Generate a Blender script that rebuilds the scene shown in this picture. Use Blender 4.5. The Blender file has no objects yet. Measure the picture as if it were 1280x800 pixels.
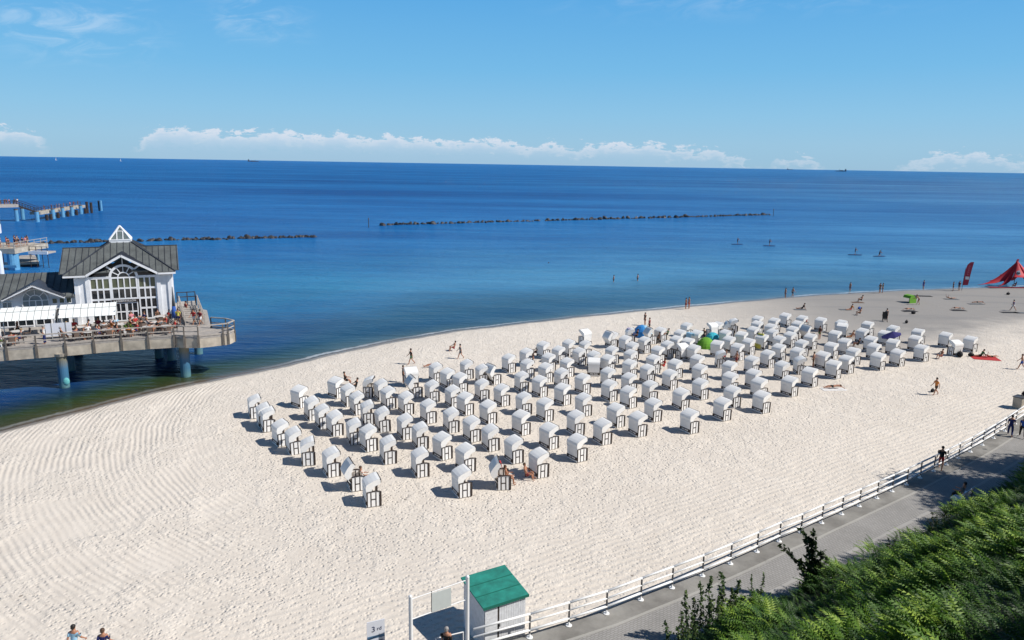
import bpy, bmesh, math, random
import numpy as np
from mathutils import Vector, Matrix
rnd = random.Random(7)
nr = np.random.RandomState(5)
S = bpy.context.scene
COL = S.collection
R = math.radians

# ------------------------------------------------------------------ camera
CAM_H = 20.0
PITCH = math.atan((400 - 205.3) / 924.0)
ROLL = R(0.94)
cam = bpy.data.cameras.new('camera'); cam.sensor_width = 36.0
cam.lens = 924.0 / 1280 * 36.0; cam.clip_end = 90000; cam.clip_start = 0.5
co = bpy.data.objects.new('camera', cam); COL.objects.link(co); S.camera = co
_f = np.array([0, math.cos(PITCH), -math.sin(PITCH)]); _u = np.array([0, math.sin(PITCH), math.cos(PITCH)]); _r = np.array([1., 0, 0])
_r2 = _r * math.cos(ROLL) + _u * math.sin(ROLL); _u2 = _u * math.cos(ROLL) - _r * math.sin(ROLL)
co.matrix_world = Matrix(((_r2[0], _u2[0], -_f[0], 0), (_r2[1], _u2[1], -_f[1], 0), (_r2[2], _u2[2], -_f[2], CAM_H), (0, 0, 0, 1)))

def at(px, py, z=0.0):
    """a place on the level z, read off the photograph"""
    d = _f * 924 + _r2 * (px - 640) + _u2 * (400 - py)
    return Vector((0, 0, CAM_H)) + Vector(d) * ((z - CAM_H) / d[2])

# ------------------------------------------------------------------ sun, sky, exposure
SUN_EL, SUN_AZ = R(45), R(-10)          # azimuth from +X towards +Y
sun = bpy.data.lights.new('sun', 'SUN'); sun.energy = 4.6; sun.angle = R(0.53); sun.color = (1.0, 0.955, 0.89)
so = bpy.data.objects.new('sun', sun); COL.objects.link(so)
sd = Vector((math.cos(SUN_EL) * math.cos(SUN_AZ), math.cos(SUN_EL) * math.sin(SUN_AZ), math.sin(SUN_EL)))
so.rotation_euler = sd.to_track_quat('Z', 'Y').to_euler()
S.view_settings.view_transform = 'Standard'; S.view_settings.look = 'None'
S.view_settings.gamma = 1; S.view_settings.exposure = 0.12; S.view_settings.use_curve_mapping = False
try: S.cycles.max_bounces = 6; S.cycles.diffuse_bounces = 3; S.cycles.transparent_max_bounces = 4
except Exception: pass

class NT:
    def __init__(s, nt): s.nt = nt; s.n = nt.nodes; s.l = nt.links
    def node(s, t, **kw):
        nd = s.n.new(t)
        for k, v in kw.items(): setattr(nd, k, v)
        return nd
    def link(s, a, b): s.l.new(a, b)
    def _in(s, sock, v):
        if hasattr(v, 'is_linked') or isinstance(v, bpy.types.NodeSocket): s.l.new(v, sock)
        else: sock.default_value = v
    def math(s, op, a, b=0.0, c=None, clamp=False):
        m = s.node('ShaderNodeMath', operation=op, use_clamp=clamp)
        s._in(m.inputs[0], a); s._in(m.inputs[1], b)
        if c is not None: s._in(m.inputs[2], c)
        return m.outputs[0]
    def noise(s, vec, scale, detail=3, rough=0.5, dist=0):
        m = s.node('ShaderNodeTexNoise'); m.inputs['Scale'].default_value = scale
        m.inputs['Detail'].default_value = detail; m.inputs['Roughness'].default_value = rough; m.inputs['Distortion'].default_value = dist
        if vec is not None: s.l.new(vec, m.inputs['Vector'])
        return m.outputs['Fac']
    def ramp(s, fac, stops, interp='LINEAR'):
        m = s.node('ShaderNodeValToRGB'); m.color_ramp.interpolation = interp
        e = m.color_ramp.elements
        while len(e) < len(stops): e.new(0.5)
        for i, (p, c) in enumerate(stops):
            e[i].position = p
            e[i].color = (c, c, c, 1) if isinstance(c, (int, float)) else (*c, 1)
        s.l.new(fac, m.inputs[0]); return m.outputs[0]
    def mix(s, fac, a, b, mode='MIX'):
        m = s.node('ShaderNodeMix', data_type='RGBA', blend_type=mode)
        s._in(m.inputs[0], fac)
        s._in(m.inputs[6], (*a, 1) if isinstance(a, tuple) else a); s._in(m.inputs[7], (*b, 1) if isinstance(b, tuple) else b)
        return m.outputs[2]
    def sstep(s, v, a, b):
        m = s.node('ShaderNodeMapRange', interpolation_type='SMOOTHSTEP')
        s._in(m.inputs[0], v); m.inputs[1].default_value = a; m.inputs[2].default_value = b
        return m.outputs[0]
    def comb(s, x, y, z=0.0):
        m = s.node('ShaderNodeCombineXYZ'); s._in(m.inputs[0], x); s._in(m.inputs[1], y); s._in(m.inputs[2], z); return m.outputs[0]
    def sep(s, v):
        m = s.node('ShaderNodeSeparateXYZ'); s.l.new(v, m.inputs[0]); return m.outputs

world = bpy.data.worlds.new('World'); S.world = world; world.use_nodes = True
w = NT(world.node_tree)
for n_ in list(w.n): w.n.remove(n_)
sky = w.node('ShaderNodeTexSky', sky_type='NISHITA'); sky.sun_disc = False
sky.sun_elevation = SUN_EL; sky.sun_rotation = math.pi / 2 - SUN_AZ
sky.altitude = 20; sky.air_density = 1.0; sky.dust_density = 0.15; sky.ozone_density = 3.0
tc = w.node('ShaderNodeTexCoord'); dx, dy, dz = w.sep(tc.outputs['Generated'])
el = w.math('MULTIPLY', w.math('ARCSINE', dz), 57.2958)
az = w.math('MULTIPLY', w.math('ARCTAN2', dx, dy), 57.2958)
# the sky's own colour, richer than the model's
hs = w.node('ShaderNodeHueSaturation'); hs.inputs['Saturation'].default_value = 1.12; w.link(sky.outputs[0], hs.inputs['Color'])
elf = w.math('DIVIDE', el, 90.0)
tint = w.ramp(elf, [(0.0, (0.56, 0.78, 0.90)), (0.035, (0.56, 0.80, 0.95)), (0.09, (0.52, 0.82, 1.06)), (0.15, (0.50, 0.80, 1.12)), (0.5, (0.42, 0.46, 0.52)), (1.0, (0.42, 0.44, 0.48))])
skyt = w.mix(1.0, hs.outputs[0], tint, 'MULTIPLY')
low = w.ramp(elf, [(0.0, (3.6, 5.9, 7.9)), (0.018, (3.6, 6.2, 8.4)), (0.04, (3.0, 6.1, 8.8)), (0.075, (2.05, 5.5, 8.9)), (0.14, (1.15, 4.4, 8.6)), (0.3, (0.8, 2.6, 6.0))])
lowm = w.math('MULTIPLY', w.math('SUBTRACT', 1.0, w.sstep(el, 12.0, 34.0)), 0.92)
skyc = w.mix(lowm, skyt, low)
# a bank of cumulus low over the horizon
def bump_az(c, wd, soft):
    d = w.math('ABSOLUTE', w.math('SUBTRACT', az, c))
    return w.math('SUBTRACT', 1.0, w.sstep(d, wd - soft, wd + soft))
cover = bump_az(-22.5, 3.6, 1.2)
for c, wd, sf in ((-16, 5.0, 1.5), (-2, 12.0, 2.0), (10.5, 6.5, 2.0), (20.5, 1.6, 0.8), (33, 5.5, 2.5), (-33.2, 1.3, 0.7)):
    cover = w.math('MAXIMUM', cover, w.math('MULTIPLY', bump_az(c, wd, sf), 0.62 if wd < 2 else 1.0))
vecA = w.comb(w.math('MULTIPLY', az, 0.42), w.math('MULTIPLY', el, 1.0), 3.1)
puff = w.noise(vecA, 2.2, 8, 0.66, 0.25)
hgt = w.noise(w.comb(w.math('MULTIPLY', az, 0.36), 0.0, 7.3), 1.0, 3, 0.6)
tilt = w.math('MULTIPLY', az, -0.018)
top = w.math('ADD', w.math('ADD', 1.65, tilt), w.math('MULTIPLY', w.math('SUBTRACT', hgt, 0.5), 1.8))
edge = w.math('SUBTRACT', w.math('ADD', top, w.math('MULTIPLY', w.math('SUBTRACT', puff, 0.5), 3.2)), el)
edge = w.math('SUBTRACT', edge, w.math('MULTIPLY', w.math('SUBTRACT', 1.0, cover), 1.5))
dens = w.sstep(edge, -0.05, 0.35)
fade = w.sstep(el, 0.2, 2.0)
inner = w.sstep(puff, 0.30, 0.60)
body = w.math('MULTIPLY', w.math('ADD', 0.05, w.math('MULTIPLY', inner, 0.38)), fade)
crest = w.math('MULTIPLY', w.math('SUBTRACT', 1.0, w.sstep(edge, 0.10, 0.95)), 0.34)
dens = w.math('MULTIPLY', w.math('MULTIPLY', dens, w.math('ADD', body, crest)), w.sstep(cover, 0.0, 0.6), clamp=True)
# stray wisps of high cloud
ci = w.noise(w.comb(w.math('MULTIPLY', w.math('ADD', az, w.math('MULTIPLY', el, -1.2)), 0.20), w.math('MULTIPLY', el, 0.55), 1.0), 1.6, 6, 0.6, 0.8)
cm = w.math('MULTIPLY', bump_az(-30, 4.0, 4.0), w.sstep(el, 5.0, 8.0))
cm = w.math('MAXIMUM', cm, w.math('MULTIPLY', bump_az(-18.5, 2.0, 3.0), w.math('MULTIPLY', w.sstep(el, 7.5, 8.8), w.math('SUBTRACT', 1.0, w.sstep(el, 10.2, 11.8)))))
cm = w.math('MAXIMUM', cm, w.math('MULTIPLY', bump_az(18, 12.0, 8.0), w.math('MULTIPLY', w.sstep(el, 9.5, 12.0), 0.5)))
cirrus = w.math('MULTIPLY', w.math('MULTIPLY', w.sstep(ci, 0.42, 0.72), cm), 0.34)
c1 = w.mix(cirrus, skyc, (8.6, 9.6, 10.6))
ccol = w.ramp(w.math('DIVIDE', edge, 3.0), [(0.0, (9.2, 9.1, 9.7)), (0.25, (8.6, 8.8, 9.8)), (0.65, (6.0, 7.3, 9.2)), (1.0, (5.2, 6.7, 8.9))])
veil = w.math('MULTIPLY', w.math('MULTIPLY', w.sstep(edge, 0.0, 1.4), cover), 0.16)
c1 = w.mix(veil, c1, (5.4, 6.8, 9.0))
c2 = w.mix(dens, c1, ccol)
bg = w.node('ShaderNodeBackground'); bg.inputs[1].default_value = 0.085; w.link(c2, bg.inputs[0])
wo = w.node('ShaderNodeOutputWorld'); w.link(bg.outputs[0], wo.inputs[0])

# ------------------------------------------------------------------ materials
MATS = {}
def mat(name, col, rough=0.7, metal=0.0, var=0.0, vscale=3.0, bump=0.0, bscale=40.0, spec=0.5, trans=0):
    if name in MATS: return MATS[name]
    m = bpy.data.materials.new(name); m.use_nodes = True; t = NT(m.node_tree)
    p = t.n['Principled BSDF']; p.inputs['Base Color'].default_value = (*col, 1); p.inputs['Roughness'].default_value = rough
    p.inputs['Metallic'].default_value = metal; p.inputs['Specular IOR Level'].default_value = spec
    g = t.node('ShaderNodeTexCoord')
    if var:
        f = t.noise(g.outputs['Object'], vscale, 5, 0.6)
        a = tuple(max(0, c * (1 - var)) for c in col); b = tuple(min(1, c * (1 + var)) for c in col)
        t.link(t.ramp(f, [(0.3, a), (0.7, b)]), p.inputs['Base Color'])
    if bump:
        bn = t.node('ShaderNodeBump'); bn.inputs['Strength'].default_value = bump; bn.inputs['Distance'].default_value = 0.02
        t.link(t.noise(g.outputs['Object'], bscale, 4), bn.inputs['Height']); t.link(bn.outputs[0], p.inputs['Normal'])
    MATS[name] = m; return m

M = dict(
    wicker=mat('white_wicker', (0.87, 0.86, 0.83), 0.55, var=0.04, vscale=6, bump=0.5, bscale=60),
    whitewood=mat('white_painted_wood', (0.88, 0.87, 0.85), 0.5, var=0.04, vscale=5),
    trim=mat('dark_brown_wood', (0.035, 0.024, 0.02), 0.6, var=0.3, vscale=8),
    cushion=mat('beige_cushion', (0.50, 0.42, 0.33), 0.9, var=0.15, vscale=9),
    inside=mat('lining', (0.62, 0.56, 0.48), 0.9, var=0.1),
    white=mat('white_paint', (0.80, 0.81, 0.83), 0.5, var=0.10, vscale=1.1),
    rail=mat('white_rail_paint', (0.88, 0.88, 0.87), 0.5, var=0.05, vscale=2),
    darkmetal=mat('dark_post_paint', (0.07, 0.07, 0.075), 0.5),
    roof=mat('weathered_zinc', (0.115, 0.125, 0.125), 0.55, var=0.25, vscale=0.9),
    roofdark=mat('dark_zinc', (0.035, 0.042, 0.06), 0.6, var=0.25, vscale=0.9),
    glass=mat('dark_window_glass', (0.02, 0.025, 0.03), 0.08, var=0.5, vscale=0.7, spec=0.7),
    glassgreen=mat('tinted_window_glass', (0.10, 0.115, 0.07), 0.12, var=0.3, vscale=1.0),
    glasspale=mat('pale_window_glass', (0.22, 0.27, 0.29), 0.15, var=0.3, vscale=1.0),
    concrete=mat('pier_concrete', (0.44, 0.39, 0.32), 0.85, var=0.32, vscale=1.1, bump=0.2),
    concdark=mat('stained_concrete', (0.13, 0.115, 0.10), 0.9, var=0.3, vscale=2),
    deck=mat('weathered_deck_boards', (0.36, 0.33, 0.30), 0.8, var=0.2, vscale=2.5, bump=0.2),
    wood=mat('weathered_rail_wood', (0.40, 0.36, 0.32), 0.8, var=0.2, vscale=3),
    bluepile=mat('blue_pile_paint', (0.12, 0.33, 0.52), 0.5, var=0.15, vscale=1.5),
    awning=mat('white_canopy_fabric', (0.82, 0.84, 0.82), 0.8, var=0.03),
    canopyline=mat('canopy_frame', (0.30, 0.31, 0.30), 0.6),
    tabletop=mat('pale_table_top', (0.62, 0.60, 0.57), 0.5),
    chairwood=mat('terrace_chair_frame', (0.14, 0.10, 0.08), 0.7, var=0.3),
    rock=mat('wet_boulder', (0.035, 0.035, 0.04), 0.6, var=0.5, vscale=0.7, bump=0.6, bscale=5),
    bark=mat('bark', (0.10, 0.075, 0.05), 0.9, var=0.3),
    green=mat('green_roofing_felt', (0.014, 0.210, 0.165), 0.8, var=0.30, vscale=2.2, bump=0.3, bscale=30),
    greendark=mat('green_roof_edge', (0.006, 0.14, 0.10), 0.7),
    board=mat('hut_boards', (0.68, 0.69, 0.71), 0.6, var=0.13, vscale=4),
    plate=mat('pale_sign_board', (0.60, 0.64, 0.62), 0.6, var=0.05),
    signwhite=mat('sign_white', (0.72, 0.74, 0.80), 0.5),
    ink=mat('sign_lettering', (0.03, 0.04, 0.10), 0.6),
    signblue=mat('sign_band_blue', (0.07, 0.17, 0.30), 0.6),
    red=mat('red_tent_fabric', (0.52, 0.02, 0.035), 0.65, var=0.12, vscale=0.4),
    reddark=mat('red_banner_fabric', (0.38, 0.03, 0.06), 0.7, var=0.1),
    skin=mat('skin', (0.42, 0.20, 0.12), 0.6, var=0.08),
    steel=mat('ship_hull', (0.06, 0.08, 0.12), 0.6),
)
def fab(name, col): return mat('cloth_' + name, col, 0.9, var=0.12, vscale=9)
F = {k: fab(k, c) for k, c in dict(black=(0.012, 0.012, 0.014), navy=(0.01, 0.02, 0.11), red=(0.45, 0.03, 0.03), green=(0.04, 0.16, 0.06),
     grey=(0.11, 0.12, 0.13), blue=(0.03, 0.10, 0.38), white=(0.75, 0.74, 0.72), orange=(0.62, 0.22, 0.05), pink=(0.62, 0.22, 0.25),
     pale_blue=(0.30, 0.52, 0.68), yellow=(0.6, 0.55, 0.10), lime=(0.14, 0.36, 0.03), cyan=(0.05, 0.45, 0.55), purple=(0.035, 0.03, 0.16),
     brown=(0.13, 0.07, 0.04), maroon=(0.20, 0.015, 0.03), turquoise=(0.15, 0.5, 0.5), lilac=(0.42, 0.38, 0.52), sky=(0.04, 0.26, 0.62)).items()}
HAIR = {'dark hair': mat('hair_dark', (0.012, 0.009, 0.007), 0.6), 'brown hair': mat('hair_brown', (0.07, 0.035, 0.018), 0.6), 'blond hair': mat('hair_blond', (0.35, 0.24, 0.12), 0.6), 'grey hair': mat('hair_grey', (0.3, 0.29, 0.28), 0.6)}

# ------------------------------------------------------------------ mesh helpers
class MB:
    def __init__(s): s.v = []; s.f = []
    def add(s, vs, fs):
        o = len(s.v); s.v += [tuple(v) for v in vs]; s.f += [tuple(i + o for i in f) for f in fs]; return s
    def box(s, x0, x1, y0, y1, z0, z1):
        return s.add([(x0, y0, z0), (x1, y0, z0), (x1, y1, z0), (x0, y1, z0), (x0, y0, z1), (x1, y0, z1), (x1, y1, z1), (x0, y1, z1)],
                     [(0, 3, 2, 1), (4, 5, 6, 7), (0, 1, 5, 4), (1, 2, 6, 5), (2, 3, 7, 6), (3, 0, 4, 7)])
    def prism(s, prof, y0, y1, axis='y'):
        """polygon profile of (a, z) swept along an axis"""
        n = len(prof)
        if axis == 'y': vs = [(a, y0, z) for a, z in prof] + [(a, y1, z) for a, z in prof]
        elif axis == 'x': vs = [(y0, a, z) for a, z in prof] + [(y1, a, z) for a, z in prof]
        else: vs = [(a, b, y0) for a, b in prof] + [(a, b, y1) for a, b in prof]
        return s.add(vs, [tuple(range(n)), tuple(range(2 * n - 1, n - 1, -1))] + [(i, i + n, (i + 1) % n + n, (i + 1) % n) for i in range(n)])
    def tube(s, p, q, r0, r1=None, n=8, cap=True):
        p = Vector(p); q = Vector(q); r1 = r0 if r1 is None else r1
        d = (q - p).normalized(); a = d.orthogonal().normalized(); b = d.cross(a)
        vs = []
        for c, r in ((p, r0), (q, r1)):
            for i in range(n):
                t = 2 * math.pi * i / n; vs.append(c + a * (r * math.cos(t)) + b * (r * math.sin(t)))
        fs = [(i, (i + 1) % n, (i + 1) % n + n, i + n) for i in range(n)]
        if cap: fs += [tuple(range(n - 1, -1, -1)), tuple(range(n, 2 * n))]
        return s.add(vs, fs)
    def bar(s, p, q, wd, h):
        """square bar from p to q, width horizontal, height h upright"""
        p = Vector(p); q = Vector(q); d = (q - p).normalized()
        up = Vector((0, 0, 1)) if abs(d.z) < 0.95 else Vector((0, 1, 0))
        sd_ = d.cross(up).normalized() * (wd / 2); uu = sd_.cross(d).normalized() * (h / 2)
        vs = [c + a * sd_ + b * uu for c in (p, q) for a, b in ((-1, -1), (1, -1), (1, 1), (-1, 1))]
        return s.add(vs, [(0, 1, 2, 3), (7, 6, 5, 4), (0, 4, 5, 1), (1, 5, 6, 2), (2, 6, 7, 3), (3, 7, 4, 0)])
    def ball(s, c, rx, ry=None, rz=None, n=10, m=6):
        ry = rx if ry is None else ry; rz = rx if rz is None else rz
        vs = [(c[0], c[1], c[2] - rz)]; fs = []
        for j in range(1, m):
            ph = -math.pi / 2 + math.pi * j / m
            for i in range(n):
                t = 2 * math.pi * i / n; vs.append((c[0] + rx * math.cos(ph) * math.cos(t), c[1] + ry * math.cos(ph) * math.sin(t), c[2] + rz * math.sin(ph)))
        vs.append((c[0], c[1], c[2] + rz)); L = len(vs) - 1
        for i in range(n): fs.append((0, 1 + (i + 1) % n, 1 + i)); fs.append((L, L - n + i, L - n + (i + 1) % n))
        for j in range(m - 2):
            for i in range(n):
                a = 1 + j * n + i; b = 1 + j * n + (i + 1) % n; fs.append((a, b, b + n, a + n))
        return s.add(vs, fs)
    def mesh(s, name, material, smooth=False):
        me = bpy.data.meshes.new(name); me.from_pydata(s.v, [], s.f)
        bm = bmesh.new(); bm.from_mesh(me); bmesh.ops.recalc_face_normals(bm, faces=bm.faces); bm.to_mesh(me); bm.free()
        if smooth: me.polygons.foreach_set('use_smooth', [True] * len(me.polygons))
        if material: me.materials.append(material)
        return me
    def build(s, name, material, parent=None, smooth=False, bevel=0):
        o = bpy.data.objects.new(name, s.mesh(name, material, smooth)); COL.objects.link(o)
        if parent: o.parent = parent
        if bevel:
            b = o.modifiers.new('edge', 'BEVEL'); b.width = bevel; b.segments = 2; b.limit_method = 'ANGLE'
        return o

def tag(o, label=None, cat=None, group=None, kind=None):
    if label: o['label'] = label
    if cat: o['category'] = cat
    if group: o['group'] = group
    if kind: o['kind'] = kind
    return o
def empty(name, loc=(0, 0, 0), rz=0.0, label=None, cat=None, group=None):
    o = bpy.data.objects.new(name, None); COL.objects.link(o); o.location = loc; o.rotation_euler = (0, 0, rz)
    o.empty_display_size = 0.3
    return tag(o, label, cat, group)
KIDS = {}
def tree_copy(o, parent=None):
    c = o.copy(); COL.objects.link(c)
    c.parent = parent
    for ch in o.children: tree_copy(ch, c)
    return c
def part(name, me, parent):
    o = bpy.data.objects.new(name, me); COL.objects.link(o); o.parent = parent; return o
ORD = ['first', 'second', 'third', 'fourth', 'fifth', 'sixth', 'seventh', 'eighth', 'ninth', 'tenth', 'eleventh', 'twelfth', 'thirteenth', 'fourteenth', 'fifteenth', 'sixteenth', 'seventeenth', 'eighteenth', 'nineteenth', 'twentieth']
ORD += ['twenty-' + x for x in ORD[:9]] + ['thirtieth'] + ['thirty-' + x for x in ORD[:9]]

# ------------------------------------------------------------------ shore, sea, beach
SHORE_PX = [(0, 538), (60, 523), (115, 508), (160, 497), (200, 487), (250, 476), (300, 468), (360, 455), (420, 440), (480, 428), (560, 414), (640, 405), (700, 398), (800, 388), (900, 379), (1000, 370), (1100, 364), (1200, 360), (1280, 358)]
shore = [at(x, y, -0.3).to_2d() for x, y in SHORE_PX]
def smooth_line(pts, n):
    d = [0]
    for a, b in zip(pts, pts[1:]): d.append(d[-1] + (b - a).length)
    xs = np.interp(np.linspace(0, d[-1], n), d, [p.x for p in pts]); ys = np.interp(np.linspace(0, d[-1], n), d, [p.y for p in pts])
    k = np.ones(5) / 5
    xs2 = np.convolve(np.pad(xs, 2, 'edge'), k, 'valid'); ys2 = np.convolve(np.pad(ys, 2, 'edge'), k, 'valid')
    return [Vector((a, b)) for a, b in zip(xs2, ys2)]
shore = smooth_line(shore, 120)
shore = [Vector((p.x, p.y + 0.12 * math.sin(i * 0.9) + 0.08 * math.sin(i * 2.3))) for i, p in enumerate(shore)]
shore_ext = [Vector((-30000, -16000)), Vector((-300, -100)), Vector((-70, 12)), Vector((-46, 42))] + shore + [Vector((130, 146)), Vector((400, 220)), Vector((30000, 9000))]
NS = Vector((-0.52, 0.854))                 # seaward
def strip_mesh(name, offs, zf, material):
    vs = []; att = []; fs = []; n = len(shore_ext)
    for k, o in enumerate(offs):
        for p in shore_ext:
            q = p + NS * o; vs.append((q.x, q.y, zf(o, q))); att.append(o)
    for k in range(len(offs) - 1):
        for i in range(n - 1): fs.append((k * n + i, k * n + i + 1, (k + 1) * n + i + 1, (k + 1) * n + i))
    me = bpy.data.meshes.new(name); me.from_pydata(vs, [], fs)
    a = me.attributes.new('shore', 'FLOAT', 'POINT'); a.data.foreach_set('value', att)
    bm = bmesh.new(); bm.from_mesh(me); bmesh.ops.recalc_face_normals(bm, faces=bm.faces); bm.to_mesh(me); bm.free()
    if me.polygons[len(me.polygons) // 2].normal.z < 0: me.flip_normals()
    me.polygons.foreach_set('use_smooth', [True] * len(me.polygons))
    me.materials.append(material)
    o = bpy.data.objects.new(name, me); COL.objects.link(o); return o

# sea material -------------------------------------------------------
ms = bpy.data.materials.new('sea_water'); ms.use_nodes = True; t = NT(ms.node_tree); p = t.n['Principled BSDF']
geo = t.node('ShaderNodeNewGeometry'); pos = geo.outputs['Position']
atr = t.node('ShaderNodeAttribute', attribute_name='shore'); sh = atr.outputs['Fac']
sx, sy, sz = t.sep(pos)
wob = t.noise(t.comb(t.math('MULTIPLY', sx, 0.03), t.math('MULTIPLY', sy, 0.05), 0.0), 1.0, 4, 0.6)
shw = t.math('ADD', sh, t.math('MULTIPLY', t.math('MULTIPLY', t.math('SUBTRACT', wob, 0.5), 1.1), t.math('MINIMUM', t.math('ADD', sh, 1.0), 45.0)))
f = t.math('DIVIDE', t.math('LOGARITHM', t.math('MAXIMUM', t.math('ADD', shw, 1.0), 1.0), 10.0), 3.0)     # 0 at shore, 1 at 1 km
col_right = t.ramp(f, [(0.0, (0.105, 0.10, 0.075)), (0.12, (0.045, 0.085, 0.10)), (0.28, (0.013, 0.062, 0.130)), (0.42, (0.022, 0.095, 0.180)), (0.55, (0.026, 0.112, 0.215)), (0.66, (0.012, 0.085, 0.215)), (0.78, (0.006, 0.072, 0.210)), (1.0, (0.006, 0.080, 0.225))])
col_left = t.ramp(f, [(0.0, (0.085, 0.075, 0.055)), (0.10, (0.036, 0.044, 0.016)), (0.22, (0.018, 0.038, 0.014)), (0.28, (0.007, 0.024, 0.045)), (0.35, (0.005, 0.034, 0.135)), (0.52, (0.012, 0.095, 0.185)), (0.66, (0.009, 0.078, 0.205)), (0.78, (0.006, 0.072, 0.210)), (1.0, (0.006, 0.080, 0.225))])
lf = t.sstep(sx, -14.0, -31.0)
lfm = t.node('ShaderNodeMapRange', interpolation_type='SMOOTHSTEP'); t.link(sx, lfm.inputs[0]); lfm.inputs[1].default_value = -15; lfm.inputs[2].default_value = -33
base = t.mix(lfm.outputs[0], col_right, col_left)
# wind streaks: large patches of rougher, darker water
st = t.noise(t.comb(t.math('MULTIPLY', sx, 0.0022), t.math('MULTIPLY', sy, 0.011), 0.0), 1.0, 6, 0.62, 0.4)
st2 = t.noise(t.comb(t.math('MULTIPLY', sx, 0.018), t.math('MULTIPLY', sy, 0.09), 2.0), 1.0, 9, 0.78, 0.2)
sm = t.math('ADD', t.math('MULTIPLY', st, 0.6), t.math('MULTIPLY', st2, 0.4))
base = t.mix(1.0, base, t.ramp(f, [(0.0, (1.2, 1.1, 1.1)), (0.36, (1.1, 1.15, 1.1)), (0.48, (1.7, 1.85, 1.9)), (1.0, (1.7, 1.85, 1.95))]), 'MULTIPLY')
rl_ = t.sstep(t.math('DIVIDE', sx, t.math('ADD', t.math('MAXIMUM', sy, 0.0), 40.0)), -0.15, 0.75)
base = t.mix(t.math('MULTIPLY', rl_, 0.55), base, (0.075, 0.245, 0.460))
base = t.mix(1.0, base, t.ramp(sm, [(0.40, (0.56, 0.66, 0.78)), (0.5, (1, 1, 1)), (0.60, (1.75, 1.42, 1.25))]), 'MULTIPLY')
# a thin broken line of foam where it meets the sand
fo = t.noise(pos, 1.3, 4, 0.7)
fx = t.noise(t.comb(t.math('MULTIPLY', sx, 0.06), 0.0, 0.0), 1.0, 3)
foam = t.math('MULTIPLY', t.math('SUBTRACT', 1.0, t.sstep(t.math('ABSOLUTE', t.math('SUBTRACT', sh, t.math('MULTIPLY', fo, 0.9))), 0.08, 0.42)), t.math('MULTIPLY', t.sstep(fx, 0.40, 0.56), t.math('ADD', 0.35, t.math('MULTIPLY', t.sstep(sx, -34.0, -22.0), 0.65))))
base = t.mix(t.math('MULTIPLY', foam, 0.6), base, (0.66, 0.68, 0.70))
t.link(base, p.inputs['Base Color']); p.inputs['IOR'].default_value = 1.33
p.inputs['Roughness'].default_value = 0.16; p.inputs['Specular IOR Level'].default_value = 0.15
w1 = t.noise(t.comb(t.math('MULTIPLY', sx, 0.55), t.math('MULTIPLY', sy, 1.5), 0.0), 1.0, 6, 0.62, 0.4)
w2 = t.noise(t.comb(t.math('MULTIPLY', t.math('ADD', sx, t.math('MULTIPLY', sy, -0.3)), 0.07), t.math('MULTIPLY', sy, 0.24), 5.0), 1.0, 4, 0.55, 0.5)
w3 = t.noise(t.comb(t.math('MULTIPLY', sx, 0.012), t.math('MULTIPLY', sy, 0.05), 5.0), 1.0, 4, 0.6, 0.5)
hh = t.math('ADD', t.math('ADD', t.math('MULTIPLY', w1, 0.95), t.math('MULTIPLY', w2, 1.9)), t.math('MULTIPLY', w3, 5.0))
calm = t.math('ADD', 0.25, t.math('MULTIPLY', t.sstep(sh, 0.0, 14.0), 0.75))
bn = t.node('ShaderNodeBump'); bn.inputs['Strength'].default_value = 0.75; bn.inputs['Distance'].default_value = 0.42
farw = t.math('MINIMUM', t.math('ADD', 1.0, t.math('DIVIDE', t.math('MAXIMUM', sh, 0.0), 90.0)), 9.0)
t.link(t.math('MULTIPLY', t.math('MULTIPLY', hh, calm), farw), bn.inputs['Height']); t.link(bn.outputs[0], p.inputs['Normal'])
fr_ = t.node('ShaderNodeFresnel'); fr_.inputs['IOR'].default_value = 1.33; t.link(bn.outputs[0], fr_.inputs['Normal'])
df_ = t.node('ShaderNodeBsdfDiffuse'); t.link(base, df_.inputs['Color']); t.link(bn.outputs[0], df_.inputs['Normal'])
gl_ = t.node('ShaderNodeBsdfGlossy'); gl_.inputs['Roughness'].default_value = 0.14; t.link(bn.outputs[0], gl_.inputs['Normal'])
mx_ = t.node('ShaderNodeMixShader'); t.link(t.math('MINIMUM', t.math('MULTIPLY', fr_.outputs[0], 1.0), 0.36), mx_.inputs[0])
t.link(df_.outputs[0], mx_.inputs[1]); t.link(gl_.outputs[0], mx_.inputs[2]); t.link(mx_.outputs[0], t.n['Material Output'].inputs[0])
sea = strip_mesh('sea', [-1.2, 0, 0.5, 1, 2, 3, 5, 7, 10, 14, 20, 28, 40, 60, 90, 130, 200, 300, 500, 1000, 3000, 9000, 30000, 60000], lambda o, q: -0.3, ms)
tag(sea, 'wide blue sea darkening from turquoise shallows to the horizon', 'sea', kind='structure')

# sand material ------------------------------------------------------
R0 = at(662, 797, 0.4).to_2d(); R1v = at(1133, 606, 0.4).to_2d()
msd = bpy.data.materials.new('beach_sand'); msd.use_nodes = True; t = NT(msd.node_tree); p = t.n['Principled BSDF']
geo = t.node('ShaderNodeNewGeometry'); pos = geo.outputs['Position']; sx, sy, sz = t.sep(pos)
atr = t.node('ShaderNodeAttribute', attribute_name='shore'); sh = atr.outputs['Fac']
big = t.noise(pos, 0.09, 4, 0.6); mid = t.noise(pos, 0.7, 5, 0.65); fine = t.noise(pos, 5.0, 4, 0.6)
c = t.ramp(mid, [(0.25, (0.650, 0.590, 0.515)), (0.75, (0.745, 0.685, 0.605))])
c = t.mix(1.0, c, t.ramp(big, [(0.3, (0.95, 0.94, 0.93)), (0.7, (1.04, 1.03, 1.02))]), 'MULTIPLY')
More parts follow.
